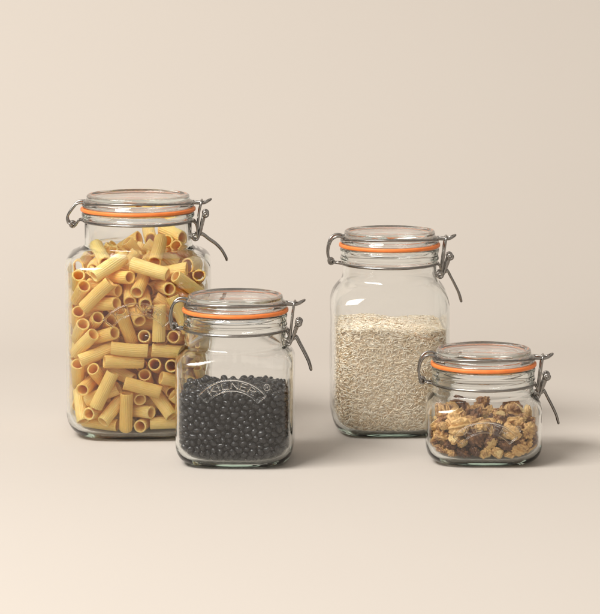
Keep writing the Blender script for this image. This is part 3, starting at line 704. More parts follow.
 (0,91,-334,-369,696,35,34,-85,20),(0,92,-409,-93,719,28,-46,80,-28),(0,92,-315,65,718,53,-22,17,-80),(0,94,-357,-383,218,93,-28,-22,6),(0,105,44,-422,217,42,74,43,28),(0,102,83,-446,170,80,30,44,27),
 (0,102,-221,-453,387,92,-38,-5,5),(0,106,-65,-438,411,25,3,93,27),(0,93,509,-169,367,11,-83,-43,35),(0,91,-15,-442,463,68,-70,-10,19),(0,93,470,-316,429,48,85,12,-19),(0,92,379,-400,489,84,-45,-17,-26),
 (0,98,-26,154,727,1,-63,-77,5),(0,102,-510,-196,625,26,73,32,54),(0,91,109,-396,704,6,77,63,8),(0,104,293,417,702,77,-15,-62,7),(0,91,447,31,696,81,-36,18,-43),(0,91,189,-448,195,50,-18,76,-36),
 (0,92,437,-391,291,10,-98,14,-2),(0,105,322,-441,365,2,38,89,-26),(0,98,-261,-433,507,66,18,41,61),(0,96,-293,143,707,19,7,-81,-54),(0,94,326,-347,728,15,83,54,5),(0,97,-144,-442,220,18,53,-82,8),
 (0,103,99,-425,347,36,-40,-79,30),(0,96,185,-437,502,52,-84,16,1),(0,96,294,-420,548,85,-43,-27,18),(0,103,151,16,704,46,-18,-23,84),(0,94,357,-427,542,31,33,83,-33),(0,104,444,-208,696,95,29,1,-15),
 (0,100,232,430,715,3,76,-41,-50),(0,102,-285,-407,138,2,-86,-35,36),(0,106,122,-421,404,3,-81,-59,5),(0,102,39,-439,357,43,-38,-57,59),(0,95,-510,-267,331,41,40,-66,-49),(0,96,-510,-247,396,66,-48,-17,55),
 (0,102,-354,-428,590,83,-24,15,-48),(0,96,-28,-426,622,41,-77,43,-23),(0,90,511,-184,602,70,-12,-37,-60),(0,92,-277,338,692,70,-49,-23,46),(0,92,52,-454,660,12,-72,40,-55),(0,106,-508,-243,179,36,68,-56,-31),
 (0,94,-436,-363,296,5,98,-17,-1),(0,99,-331,-444,320,31,-87,22,-31),(0,105,497,-231,258,3,97,24,1),(0,94,180,-458,392,35,-32,-86,-21),(0,95,-437,-331,496,81,14,-17,54),(0,103,129,-435,581,7,-51,-84,-16),
 (0,95,197,-433,564,2,28,-78,-56),(0,101,504,-240,509,9,37,57,73),(0,105,453,-43,693,1,-73,-61,31),(0,91,24,392,706,96,-5,15,21),(0,95,-274,476,707,84,19,-33,39),(0,100,-294,-444,222,76,-15,-50,39),
 (0,106,-406,-397,169,6,-59,8,-80),(0,96,-330,-415,267,16,-10,97,15),(0,99,357,-419,306,33,-62,2,71),(0,93,-74,-422,350,42,-71,57,-8),(0,100,-412,-411,404,85,-40,1,-35),(0,95,240,-432,431,3,66,-75,3),
 (0,94,-166,-430,549,99,-3,-15,5),(0,102,369,-391,644,78,34,-49,-20),(0,96,437,-281,90,15,98,-9,2),(0,92,-185,-444,169,33,-37,80,33),(0,104,-70,-435,506,21,55,51,62),(0,91,461,-370,507,24,-14,89,-36),
 (0,103,-157,-118,718,12,27,8,-95),(0,98,-509,-264,574,14,81,-20,-54),(0,105,-145,-245,708,34,5,52,78),(0,91,70,-80,685,35,-55,42,-63),(0,91,-9,284,701,67,-55,-40,30),(0,100,459,-275,687,66,0,60,45),
 (0,92,503,-83,674,85,48,9,16),(0,93,-381,-438,666,26,-50,-39,-73),(0,100,346,-376,201,9,-31,88,-36),(0,97,-342,-418,176,32,84,-28,35),(0,101,161,-418,343,56,-62,35,-42),(0,103,454,-334,330,16,-76,54,-34),
 (0,102,177,-411,446,39,-21,-34,83),(0,106,355,-402,414,83,44,4,35),(0,98,307,-392,495,26,-4,12,96),(0,98,-275,-368,535,54,-15,54,-63),(0,91,-185,164,691,49,9,-1,-87),(0,100,88,125,693,11,30,-32,89),
 (0,97,-426,379,702,62,-13,-64,44),(0,98,-252,-384,311,16,-31,93,-12),(0,92,13,-449,274,31,-56,33,-69),(0,105,499,283,271,18,-21,96,11),(0,95,-16,-414,384,93,8,-37,1),(0,97,198,-399,391,82,47,-14,-29),
 (0,103,-115,-420,451,9,-98,-9,-12),(0,103,69,-386,564,4,76,64,0),(0,98,-162,-386,632,79,19,29,50),(0,105,-283,-404,600,52,-73,-18,41),(0,91,-263,-262,709,8,-99,-14,-3),(0,91,-250,-33,705,6,-4,48,-88),
 (0,96,42,-414,700,6,-41,86,-29),(0,98,-278,-403,669,76,-65,-6,-8),(0,98,445,125,690,61,8,79,4),(0,104,-149,-390,92,14,99,0,4),(0,102,385,-348,279,33,-70,-57,29),(0,104,-154,-389,369,89,-25,30,22),
 (0,96,221,-428,313,44,26,-65,57),(0,94,-122,-426,609,78,53,16,31),(0,104,316,113,676,64,20,74,-6),(0,95,226,-410,619,5,9,4,-99),(0,100,-509,-223,684,13,71,56,40),(0,99,109,306,709,17,33,91,19),
 (0,101,490,378,687,77,-2,-62,-12),(0,100,-279,-451,717,75,-37,39,-39),(0,97,-141,-407,150,1,91,-41,9),(0,91,-80,-436,144,12,93,33,-6),(0,98,-504,-208,235,39,15,-3,91),(0,96,294,-386,238,53,-20,-38,73),
 (0,94,296,-417,289,49,3,-4,87),(0,96,-100,-434,269,10,58,-30,-75),(0,97,507,124,346,50,19,-1,-84),(0,91,-218,-386,510,40,-2,-3,92),(0,91,-387,-376,502,30,-5,-38,88),(0,102,509,-134,544,18,-78,28,-54),
 (0,92,-112,-350,649,76,-59,22,18),(0,98,11,-295,674,19,36,-65,64),(0,90,-45,-256,691,87,-38,-19,25),(0,94,508,121,689,35,39,-33,79),(0,105,-22,-388,146,21,-44,83,26),(0,103,41,-415,137,38,-3,-70,-60),
 (0,104,115,-378,143,60,29,15,73),(0,99,179,-413,143,77,-52,-38,-1),(0,95,505,-26,143,54,-29,-8,79),(0,101,-198,-408,225,79,42,16,41),(0,92,509,16,193,76,21,23,-57),(0,101,504,251,216,31,-35,-7,88),
 (0,99,508,-184,210,15,59,79,-3),(0,101,-35,-417,303,18,9,27,-94),(0,92,511,-148,259,40,50,66,40),(0,104,501,-193,310,31,25,91,-13),(0,101,121,-424,475,12,-49,-66,-56),(0,91,511,225,384,68,18,11,70),
 (0,104,508,-205,446,12,-69,-59,41),(0,95,506,-58,435,43,3,-31,-85),(0,92,509,-7,477,51,65,-11,56),(0,90,513,331,536,70,9,64,30),(0,104,509,-51,525,42,-51,69,-28),(0,91,-15,-190,692,16,81,-56,-5),
 (0,93,512,-75,584,41,-51,71,-25),(0,95,80,-400,644,27,59,22,-73),(0,93,336,365,709,32,-10,-94,0),(0,94,-250,-366,93,60,-77,21,-9),(0,102,18,-366,96,30,-6,-83,46),(0,105,-211,-396,136,89,13,16,-41),
 (0,98,509,63,149,58,-49,-42,50),(0,100,227,-354,224,64,60,29,39),(0,103,506,-108,199,35,71,-60,14),(0,101,503,110,194,45,76,-43,17),(0,105,506,315,181,25,83,-18,-47),(0,98,510,-74,262,51,-57,-63,16),
 (0,100,508,-119,313,18,-81,-44,35),(0,99,509,-43,323,27,68,63,28),(0,101,-146,-394,501,1,-8,-42,-91),(0,105,509,-88,375,31,63,-46,-55),(0,95,508,112,443,64,-5,-11,76),(0,100,-15,-40,672,96,-27,5,-8),
 (0,105,356,-351,520,91,6,-22,-33),(0,97,504,25,537,59,-72,-28,-22),(0,104,503,100,614,90,14,-40,9),(0,97,224,-397,674,90,7,14,40),(0,92,510,155,592,68,19,-53,47),(0,103,145,363,690,39,89,18,14),
 (0,96,505,-35,637,8,-35,-25,-90),(0,93,-28,510,694,24,-6,-94,-23),(0,95,326,-387,686,82,-13,-24,-51),(0,104,413,-370,222,50,23,53,64),(0,106,-75,-373,246,18,94,25,14),(0,100,162,-368,233,29,30,68,60),
 (0,103,506,236,152,0,-61,-61,51),(0,93,325,-338,288,20,60,65,42),(0,105,504,178,207,10,-50,-82,27),(0,106,504,204,267,48,-8,-25,83),(0,94,267,-391,388,45,-11,-67,57),(0,94,-237,-393,396,96,4,-16,24),
 (0,104,497,222,441,19,-98,6,-2),(0,97,-509,-234,515,36,-34,68,-54),(0,101,-103,-152,699,64,-15,3,75),(0,101,33,-334,620,42,-70,-57,-3),(0,100,510,144,499,45,-59,-58,33),(0,90,-52,-418,567,31,88,17,-33),
 (0,93,22,-400,637,13,-61,24,-74),(0,98,185,-88,711,95,16,-11,-24),(0,99,501,218,504,20,9,73,65),(0,99,496,270,548,12,-7,-42,-90),(0,104,-445,-301,557,6,-23,-86,-45),(0,105,-233,-306,672,18,0,4,98),
 (0,105,39,-351,682,16,-7,83,53),(0,100,166,-249,682,79,45,41,-6),(0,105,278,231,699,6,-90,-43,3),(0,97,310,-135,697,18,-4,-98,-5),(0,103,506,-127,628,45,18,85,20),(0,97,293,-407,638,35,62,69,15),
 (0,104,509,273,613,57,28,-68,-36),(0,96,-509,229,692,28,-66,49,50),(0,103,-214,448,704,19,78,-56,20),(0,103,345,-317,236,13,-72,66,-18),(0,97,44,-366,180,37,-91,14,6),(0,95,-204,-364,277,43,18,7,-88),
 (0,93,-402,-294,209,80,-23,-3,55),(0,92,-145,-331,345,72,69,1,8),(0,92,505,36,359,3,-27,64,-72),(0,105,-509,-190,349,68,-31,-43,51),(0,104,57,-387,504,15,2,-98,-12),(0,98,508,-133,423,52,68,13,51),
 (0,96,511,28,421,44,38,62,53),(0,101,-112,-390,557,74,-61,23,17),(0,104,96,-9,673,9,70,-69,-17),(0,105,204,-374,527,16,75,-62,-17),(0,97,-30,25,700,88,15,3,45),(0,99,376,-327,580,32,13,88,33),
 (0,93,509,-106,481,78,-10,-1,-61),(0,101,131,-191,683,70,-6,4,71),(0,90,333,-368,569,97,3,-13,-21),(0,100,-182,-359,684,31,8,7,-95),(0,105,-4,448,679,42,-25,-13,-86),(0,100,507,26,672,77,16,-3,61),
 (0,105,505,326,650,46,47,69,-30),(0,103,-501,60,682,32,-7,-67,-67),(0,96,509,-28,711,25,-52,-74,34),(0,95,501,210,645,55,-80,11,20),(0,100,276,-383,95,78,56,-23,-17),(0,97,56,-302,341,3,-99,13,-7),
 (0,106,-158,-306,146,83,29,-46,-12),(0,100,-338,-260,196,20,20,-66,70),(0,100,115,-397,265,39,9,38,-84),(0,99,-134,-380,299,6,62,71,32),(0,97,95,-362,217,24,89,32,-23),(0,101,-270,-384,253,93,-15,3,-32),
 (0,102,-217,-350,360,20,-94,28,6),(0,97,-75,-360,307,62,28,-31,-66),(0,94,46,-368,267,52,-74,42,-4),(0,98,-454,-348,200,14,-50,-83,18),(0,96,-24,-358,349,76,-47,-25,37),(0,92,-494,-264,270,42,80,-37,22),
 (0,90,-512,-151,297,68,47,31,46),(0,92,57,-388,393,26,84,-46,-9),(0,101,507,77,301,35,61,71,-4),(0,104,-346,-384,391,45,17,-22,-85),(0,103,-2,-354,480,56,73,27,-28),(0,103,488,-241,359,48,88,-1,-1),
 (0,94,507,336,320,68,20,59,-38),(0,92,239,-401,482,80,-20,-21,52),(0,92,-441,-338,379,66,-6,-18,-72),(0,91,-505,-194,432,22,-15,96,10),(0,93,-509,-76,416,0,54,-55,63),(0,103,-137,64,679,8,1,-9,99),
 (0,105,-299,-403,436,5,-17,-15,-97),(0,91,282,-386,443,39,19,23,87),(0,104,507,63,485,40,-67,61,-16),(0,105,259,-380,577,25,-8,96,-9),(0,103,409,-342,471,94,-16,-19,22),(0,103,507,95,548,68,21,-14,-69),
 (0,104,154,-402,636,24,-8,35,-90),(0,99,115,-352,658,88,-46,12,4),(0,96,410,-391,549,5,30,5,95),(0,100,509,212,574,3,-83,-18,-53),(0,101,215,-197,691,42,-77,31,36),(0,97,258,-87,716,97,-10,2,-24),
 (0,93,503,37,611,7,-22,-39,-89),(0,98,-486,-285,655,34,-12,18,-91),(0,98,-75,-398,658,57,-19,80,-4),(0,102,-506,-128,669,8,-79,60,11),(0,91,-164,511,687,59,68,43,-6),(0,105,-99,505,685,62,-72,-21,25),
 (0,99,471,182,698,16,22,30,91),(0,103,-427,-297,93,0,7,28,-96),(0,96,-54,-368,90,12,22,97,7),(0,96,148,-304,144,26,-18,-22,92),(0,102,204,-303,189,23,97,1,-3),(0,106,253,317,93,57,-3,-15,-81),
 (0,93,-301,-258,120,10,79,61,1),(0,106,-231,-314,147,64,34,25,64),(0,104,-229,-347,220,73,6,-42,53),(0,105,185,-362,101,45,-10,-88,12),(0,106,-5,-374,229,10,67,-64,-36),(0,96,85,-313,173,93,4,33,16),
 (0,97,177,-358,172,2,-17,53,83),(0,106,321,-398,144,51,36,24,74),(0,97,-180,-356,177,67,-65,-6,-36),(0,93,54,-215,581,1,12,93,35),(0,104,136,-414,192,15,68,-69,-20),(0,92,-66,-403,194,19,-26,62,-71),
 (0,95,91,-361,317,47,-57,65,-20),(0,96,271,-370,184,80,3,14,58),(0,99,393,-296,198,89,2,2,-46),(0,106,438,-353,159,33,58,-63,-40),(0,92,174,-377,293,46,21,30,81),(0,94,-505,-46,226,14,94,-21,23),
 (0,99,144,-347,426,65,10,-25,71),(0,105,-449,-316,253,37,14,9,91),(0,98,-510,-83,277,65,40,-27,-59),(0,100,-372,-339,252,96,-22,-15,-8),(0,92,-190,-401,318,49,10,20,-84),(0,102,-83,-355,368,89,-29,-33,11),
 (0,105,89,-364,449,44,-74,50,-15),(0,97,501,0,252,6,7,-67,-73),(0,91,508,142,286,57,39,-39,61),(0,97,506,243,325,88,20,-41,-13),(0,91,-123,-370,413,30,80,-44,-28),(0,98,-12,-356,412,10,12,27,-95),
 (0,97,394,-374,336,25,43,-85,-16),(0,104,-507,-107,353,10,55,62,55),(0,101,283,-266,579,70,33,5,63),(0,106,426,-310,382,61,55,47,32),(0,103,-129,-338,587,16,9,-30,-94),(0,94,158,21,643,4,7,80,60),
 (0,92,504,87,390,95,19,-12,-22),(0,105,508,294,423,66,22,-33,-64),(0,101,508,283,487,61,34,-14,-70),(0,100,-281,-353,469,22,55,-76,26),(0,103,-394,-264,582,9,-93,36,7),(0,95,-182,-365,553,9,32,-2,94),
 (0,94,18,-104,666,83,-10,-8,-54),(0,94,274,-293,632,44,-34,83,-2),(0,94,-512,-177,554,77,3,63,-9),(0,100,-30,-357,650,24,16,59,76),(0,102,135,184,701,87,-5,-17,46),(0,95,502,-175,499,20,-16,22,94),
 (0,94,-441,-375,532,11,-70,-61,-36),(0,91,-215,19,686,27,6,-41,-87),(0,104,231,-270,669,29,16,-17,-93),(0,91,357,61,705,90,7,-21,-37),(0,93,-104,286,695,62,55,-55,-14),(0,103,273,350,691,33,-27,-16,89),
 (0,99,337,199,701,64,0,36,-68),(0,92,-387,205,665,31,-89,13,32),(0,101,-403,301,716,5,-24,-88,-42),(0,101,-376,74,690,4,-29,-13,95),(0,97,-264,205,699,75,-25,37,-49),(0,92,-131,-428,670,70,-55,-9,45),
 (0,97,450,-329,659,3,79,46,-41),(0,101,507,-233,662,27,-65,-70,12),(0,91,439,341,687,26,-8,42,86),(0,96,-392,-180,90,37,-2,15,-92),(0,101,-447,-117,93,8,93,-31,-19),(0,92,-414,-63,90,20,-51,-77,33),
 (0,102,-430,5,92,8,0,-13,-99),(0,92,-437,130,89,81,8,9,-58),(0,94,-391,214,90,8,90,43,10),(0,103,-445,316,92,92,-12,8,-35),(0,93,-408,369,90,5,39,91,-12),(0,97,-315,-378,92,24,58,-71,-32),
 (0,92,-327,-307,89,90,-24,16,-32),(0,102,-364,304,92,14,-98,11,-5),(0,94,87,-375,90,15,84,52,1),(0,102,296,-318,92,67,1,-13,73),(0,95,305,74,90,3,-36,92,-14),(0,102,308,197,95,12,26,81,50),
 (0,96,348,-365,90,11,96,25,-7),(0,96,389,-229,93,78,6,-30,-55),(0,102,414,-2,94,67,30,24,63),(0,91,395,255,89,93,15,-1,-33),(0,104,420,317,92,14,-99,-3,-3),(0,92,334,342,93,19,43,-63,-61),
 (0,91,-370,-345,91,48,70,-45,-29),(0,95,-435,-236,98,71,-43,32,45),(0,90,-444,65,98,40,-53,30,69),(0,99,-457,195,99,6,-47,40,-78),(0,93,-414,255,123,42,62,66,-1),(0,96,-460,308,150,19,78,-59,-8),
 (0,97,-457,388,124,62,5,3,-79),(0,106,-374,54,93,98,8,-12,-15),(0,93,-308,391,92,36,-87,-32,-8),(0,99,-368,419,93,12,75,-63,17),(0,99,-190,-334,93,11,9,-94,31),(0,96,234,-361,139,2,45,-89,4),
 (0,104,360,-299,106,15,-87,-32,35),(0,93,412,-338,95,40,10,91,10),(0,102,409,-278,143,5,-75,65,-9),(0,93,445,-213,97,8,73,45,-51),(0,99,457,-49,105,26,-17,29,-91),(0,105,418,80,94,21,80,51,21),
 (0,101,411,177,92,88,3,-13,-47),(0,98,416,216,140,30,26,89,-22),(0,94,461,269,107,72,66,19,11),(0,92,393,378,89,12,-2,14,98),(0,97,-456,-182,109,95,-18,-21,14),(0,104,-474,-45,117,63,8,-8,77),
 (0,97,-407,100,132,2,-93,37,-4),(0,91,-408,167,126,16,-34,-93,-2),(0,104,-480,251,122,17,-91,-6,38),(0,104,-507,334,191,68,-20,-60,-37),(0,99,-417,447,130,48,53,3,-70),(0,95,-347,-363,146,90,34,-7,-26),
 (0,96,-368,-110,103,88,-11,-29,35),(0,104,-458,169,219,36,-32,85,21),(0,93,-254,304,210,44,-3,-34,-83),(0,97,-114,-363,187,8,-73,-67,12),(0,103,-151,-357,240,48,73,-43,-23),(0,103,68,-309,249,56,60,18,54),
 (0,101,97,-341,379,62,-1,-22,75),(0,96,413,-180,140,25,-90,-35,0),(0,93,393,61,144,31,28,13,-90),(0,102,358,437,96,25,-81,-53,-12),(0,96,478,-254,129,31,22,-88,-29),(0,104,442,-118,94,27,13,-7,95),
 (0,103,466,31,112,75,-20,24,-58),(0,102,471,121,115,51,-70,18,-47),(0,105,470,198,112,72,35,-36,-49),(0,93,387,270,170,50,-31,-81,6),(0,96,357,297,126,92,-31,-9,22),(0,104,434,383,135,72,-8,11,-68),
 (0,94,-483,-274,125,24,-70,56,-38),(0,106,-434,-146,159,22,60,75,-15),(0,103,-438,-4,156,57,64,-49,-14),(0,106,-474,105,131,84,5,-54,-7),(0,91,-430,134,176,75,5,-37,-55),(0,94,-409,270,178,4,13,23,96),
 (0,90,-463,429,170,3,15,-5,99),(0,105,-290,-375,192,40,-16,-35,-83),(0,103,-310,234,171,0,-99,0,13),(0,105,-422,-36,216,42,-14,21,-87),(0,99,-301,256,230,80,-14,37,-45),(0,93,429,162,217,71,12,-30,63),
 (0,103,386,245,233,38,-90,6,23),(0,104,391,-156,197,71,43,15,53),(0,101,436,-59,167,67,-52,24,-47),(0,94,369,205,180,73,43,23,48),(0,101,418,323,169,42,-55,48,54),(0,91,478,-167,120,39,-90,-12,-15),
 (0,102,488,-99,133,53,36,32,70),(0,96,449,267,168,87,-1,12,47),(0,92,476,323,128,25,-37,-13,-89),(0,105,416,460,138,21,-2,-27,94),(0,104,-415,-327,157,11,-34,-36,86),(0,91,-503,-177,143,70,4,-7,-71),
 (0,103,-499,-105,145,67,60,-11,-43),(0,105,-497,37,140,35,34,-86,17),(0,98,-503,163,148,55,44,69,15),(0,103,-453,209,165,68,12,8,72),(0,106,-386,396,162,72,-23,65,-4),(0,93,-458,-208,170,7,-57,-28,-77),
 (0,98,-508,209,200,29,-73,-61,-9),(0,93,-422,222,213,8,-92,39,-2),(0,97,19,-67,580,24,-24,-54,77),(0,98,215,-209,580,5,-69,-70,-20),(0,104,189,-305,405,93,-28,-15,-18),(0,102,278,-309,245,22,81,-54,5),
 (0,92,445,218,207,42,-75,-44,-25),(0,100,449,290,222,92,0,-6,38),(0,92,502,-204,157,99,-6,12,7),(0,101,458,-143,176,92,-16,19,-31),(0,96,427,11,160,25,96,4,10),(0,98,453,76,164,44,41,71,36),
 (0,95,461,166,168,69,-9,0,-72),(0,90,491,371,155,93,11,29,-19),(0,100,467,424,183,32,28,90,-8),(0,90,-507,-162,194,2,-93,34,-12),(0,91,-503,-102,207,99,2,11,3),(0,98,-475,-51,178,47,-19,-20,84),
 (0,100,-479,73,194,20,-43,87,-16),(0,97,-511,128,210,76,-21,-59,17),(0,99,-503,274,183,35,19,86,-32),(0,98,-447,318,214,28,-63,-59,-42),(0,93,-459,438,226,26,87,37,-22),(0,98,-435,-264,165,67,-65,0,36),
 (0,98,-442,-193,238,45,65,31,-54),(0,100,-445,25,222,61,-67,-42,-6),(0,101,-387,478,184,89,5,25,-37),(0,104,-390,232,294,47,88,-9,-2),(0,92,454,-117,233,18,26,91,29),(0,103,460,-278,214,45,20,-17,-85),
 (0,90,452,-208,202,59,44,-67,-5),(0,103,412,476,208,28,-37,-65,-60),(0,99,-483,-142,245,10,2,16,-98),(0,92,-509,12,202,21,-58,-76,-23),(0,91,-443,114,236,88,42,22,-3),(0,94,-509,175,257,77,-18,23,57),
 (0,98,-447,-254,226,5,17,-8,-98),(0,92,-491,-210,290,9,-98,-6,15),(0,105,-451,-76,267,36,-65,60,-30),(0,93,-393,185,253,21,-97,14,0),(0,106,-320,-298,296,40,-12,62,-67),(0,102,75,15,622,83,-4,34,-45),
 (0,104,361,244,378,7,-2,13,99),(0,100,455,-143,287,35,-77,-48,23),(0,102,433,23,268,71,-13,-20,66),(0,95,402,133,259,33,-47,67,46),(0,98,418,-252,249,73,-52,-11,43),(0,106,488,-44,209,7,-6,-45,-89),
 (0,92,450,13,214,81,-4,2,59),(0,100,499,60,241,20,6,-4,-98),(0,104,456,361,214,6,-57,-25,78),(0,93,424,422,228,9,2,22,-97),(0,96,-508,3,260,3,62,76,-18),(0,90,-478,62,254,84,-50,-22,-6),
 (0,94,-453,199,282,62,-59,33,-39),(0,100,-508,242,259,42,37,83,4),(0,94,-482,378,232,19,-96,19,-2),(0,97,-432,465,278,3,42,-16,-89),(0,93,-452,12,283,62,28,12,72),(0,104,-413,74,275,12,83,47,-29),
 (0,95,-434,316,281,83,-26,-4,-50),(0,92,-305,-357,301,1,-48,61,63),(0,103,-408,93,334,22,97,-5,7),(0,102,-96,-348,459,87,-37,31,6),(0,97,270,-359,309,44,88,-1,20),(0,102,371,-314,336,70,-70,-15,3),
 (0,93,435,-212,292,22,4,-97,4),(0,98,450,-71,316,6,-74,63,23),(0,95,474,14,313,96,14,25,-6),(0,95,401,82,290,17,14,-92,31),(0,91,457,295,319,31,11,-14,93),(0,95,440,-315,265,48,40,75,24),
 (0,102,461,112,248,54,53,64,-11),(0,91,508,343,250,66,-13,-72,19),(0,99,474,401,266,19,-1,-20,96),(0,103,-427,-241,284,87,8,6,48),(0,97,-456,-154,301,49,46,-71,-20),(0,94,-458,-82,327,21,-18,-20,94),
 (0,92,-503,-29,314,95,-31,8,-3),(0,96,-507,107,278,50,-2,72,48),(0,104,-504,187,315,53,-24,1,82),(0,97,-504,311,262,43,10,43,79),(0,96,-488,370,287,11,-53,-84,3),(0,104,-399,-307,298,96,-27,-3,-3),
 (0,97,-426,-139,353,86,-8,-6,50),(0,94,-404,-70,357,32,-43,-69,49),(0,95,-461,137,294,6,52,53,-66),(0,105,-432,146,360,19,-6,80,-56),(0,99,-388,-109,406,15,-57,81,-7),(0,96,-429,-24,403,30,-88,9,36),
 (0,99,-444,244,390,10,-92,39,-1),(0,94,-261,299,384,82,-47,31,6),(0,94,61,-103,621,16,-13,72,-67),(0,91,38,128,636,84,28,-35,29),(0,106,134,-41,624,11,53,-50,-68),(0,105,327,-369,350,29,42,30,81),
 (0,92,343,64,404,64,-64,-29,30),(0,97,397,117,403,27,27,-31,-87),(0,105,425,-269,312,9,-8,-88,-45),(0,92,446,-185,345,81,51,-11,-27),(0,98,397,-100,344,38,5,-79,48),(0,98,399,405,307,48,-2,22,-85),
 (0,90,388,487,313,21,-15,22,94),(0,91,448,123,309,21,-96,-12,-14),(0,92,449,229,298,74,15,-65,5),(0,98,454,345,285,86,-27,30,-31),(0,96,450,451,302,59,-61,-6,-52),(0,95,-450,-216,335,92,-25,-15,27),
 (0,94,-508,41,303,7,62,-76,19),(0,95,-504,87,342,19,28,-94,2),(0,98,-445,208,341,40,-18,9,-89),(0,103,-473,266,310,12,74,-66,-3),(0,100,-433,366,324,55,-38,50,-55),(0,92,-464,427,311,5,97,-6,21),
 (0,101,-367,-377,306,16,77,58,21),(0,98,-451,-282,330,91,-18,-32,20),(0,104,-387,-185,377,16,-74,-50,-42),(0,90,-472,-36,364,75,-55,17,34),(0,102,-444,27,340,56,-1,5,-83),(0,101,-417,470,346,3,95,8,29),
 (0,102,-298,-392,351,10,-98,-2,-19),(0,96,36,-398,448,80,-18,-15,-56),(0,92,148,136,652,15,-68,67,25),(0,91,324,302,405,33,70,-44,-46),(0,103,414,-230,371,1,-66,-73,-18),(0,99,447,133,367,28,74,-60,-2),
 (0,98,412,186,333,67,37,44,47),(0,104,399,396,367,24,4,20,95),(0,103,488,-21,380,9,-19,58,79),(0,96,481,185,337,15,-6,99,-5),(0,95,476,388,322,97,-21,8,7),(0,103,421,465,364,72,2,41,-56),
 (0,98,-456,-192,390,88,37,19,23),(0,102,-499,-141,406,30,-92,-21,-14),(0,97,-508,14,358,63,-6,13,-76),(0,104,-505,141,377,9,-52,-79,32),(0,100,-506,220,368,26,47,82,17),(0,94,-508,291,354,21,-43,-20,85),
 (0,105,-494,363,348,32,-76,-53,20),(0,92,-469,427,370,16,-75,-46,45),(0,97,-459,-275,391,24,-52,69,-44),(0,97,-430,-151,432,58,67,-37,-29),(0,92,-454,30,396,4,15,19,-97),(0,92,-449,86,379,97,-8,-19,-14),
 (0,106,-457,172,412,66,11,-34,-66),(0,91,-461,314,381,2,-69,-60,40),(0,99,-396,416,379,51,-5,23,-83),(0,94,-233,-399,454,41,-62,66,-11),(0,105,-183,135,636,17,-6,30,-94),(0,102,-134,-227,646,13,97,9,18),
 (0,98,-98,-140,640,85,-14,-8,50),(0,104,-85,-9,669,36,-15,2,-92),(0,97,-62,71,669,27,76,52,28),(0,101,42,66,669,32,83,-45,-11),(0,103,-21,167,647,22,93,27,13),(0,104,-43,291,612,89,-41,-9,17),
 (0,90,211,59,641,38,92,-4,3),(0,98,424,-386,384,17,-19,-97,2),(0,104,457,-181,407,23,-78,58,4),(0,101,439,71,404,29,-5,93,-24),(0,98,444,227,373,89,42,1,-18),(0,91,411,295,386,86,33,31,25),
 (0,104,413,393,430,73,-57,25,-28),(0,96,359,462,379,76,-40,29,-42),(0,98,477,281,369,1,14,-21,97),(0,93,463,343,367,32,9,18,-93),(0,104,471,412,376,40,-24,8,88),(0,98,-508,-7,412,78,10,-19,58),
 (0,105,-508,64,412,15,61,-26,73),(0,92,-513,186,427,35,-70,-29,55),(0,104,-505,256,421,28,77,-48,32),(0,91,-482,385,419,91,5,24,-33),(0,98,-438,455,408,12,81,48,-31),(0,92,-399,-282,385,92,9,-22,32),
 (0,103,-441,-202,470,4,-2,90,43),(0,99,-432,-83,443,60,-15,32,72),(0,97,-461,41,454,69,-51,27,-44),(0,94,-427,87,440,59,-75,11,-28),(0,101,-386,108,496,14,36,42,82),(0,94,-388,280,497,44,40,25,76),
 (0,101,-180,-367,445,67,-31,-19,-65),(0,104,-65,-200,660,78,-4,18,-60),(0,95,-5,115,684,44,86,25,2),(0,91,157,-250,619,8,-1,-16,98),(0,101,126,-93,664,19,-4,98,0),(0,95,147,80,675,7,-62,-70,-34),
 (0,102,283,-340,529,21,-95,-24,-4),(0,97,329,-222,618,28,25,-61,-70),(0,101,373,-170,492,38,-28,88,-1),(0,95,407,-68,510,47,-82,-29,13),(0,99,449,-111,433,23,-10,42,-87),(0,95,401,-67,449,43,-89,-7,-14),
 (0,91,454,99,462,53,-46,46,-55),(0,102,431,179,410,20,-17,-88,38),(0,102,443,270,427,81,5,-14,56),(0,98,477,402,445,57,-17,72,-35),(0,90,497,156,395,24,81,51,-17),(0,91,456,337,421,89,26,-23,29),
 (0,91,446,447,416,100,-2,-4,3),(0,101,-477,-255,448,1,-98,17,11),(0,90,-507,-178,486,15,-36,92,11),(0,96,-500,-120,465,22,97,12,6),(0,92,-476,-32,452,26,-70,-67,6),(0,100,-499,122,446,10,-7,-6,99),
 (0,101,-472,202,468,23,-28,-71,60),(0,103,-506,322,428,74,-20,30,57),(0,94,-426,355,398,65,-32,45,51),(0,94,-418,470,462,42,-1,-81,42),(0,104,-390,-335,417,5,-73,65,20),(0,91,-362,-269,434,56,-1,0,83),
 (0,91,-453,-254,506,38,-28,12,87),(0,104,-439,-133,494,1,-47,86,23),(0,104,-454,-11,505,92,-8,35,18),(0,105,-438,246,496,22,25,61,72),(0,93,-446,308,462,26,-37,44,77),(0,105,-405,142,571,68,-18,67,-25),
 (0,98,-192,68,641,15,21,10,96),(0,95,-248,259,597,68,70,-11,-16),(0,101,-38,-284,638,33,-25,24,-88),(0,104,-137,-86,668,27,4,6,96),(0,90,-159,12,651,25,96,7,-5),(0,105,-159,209,650,92,-30,-19,18),
 (0,95,65,176,677,22,-17,82,-51),(0,99,184,-40,668,69,-5,8,-72),(0,90,204,119,663,6,-70,69,18),(0,102,223,-316,564,77,55,-12,-31),(0,104,276,56,662,65,31,-53,-45),(0,105,260,134,637,79,-7,-3,-60),
 (0,90,408,-286,448,4,-28,-80,-53),(0,98,398,-230,474,10,74,40,-53),(0,104,431,-131,489,69,5,29,-66),(0,99,462,-54,478,56,-40,-46,55),(0,105,411,214,462,41,86,30,9),(0,101,368,277,438,92,19,16,-30),
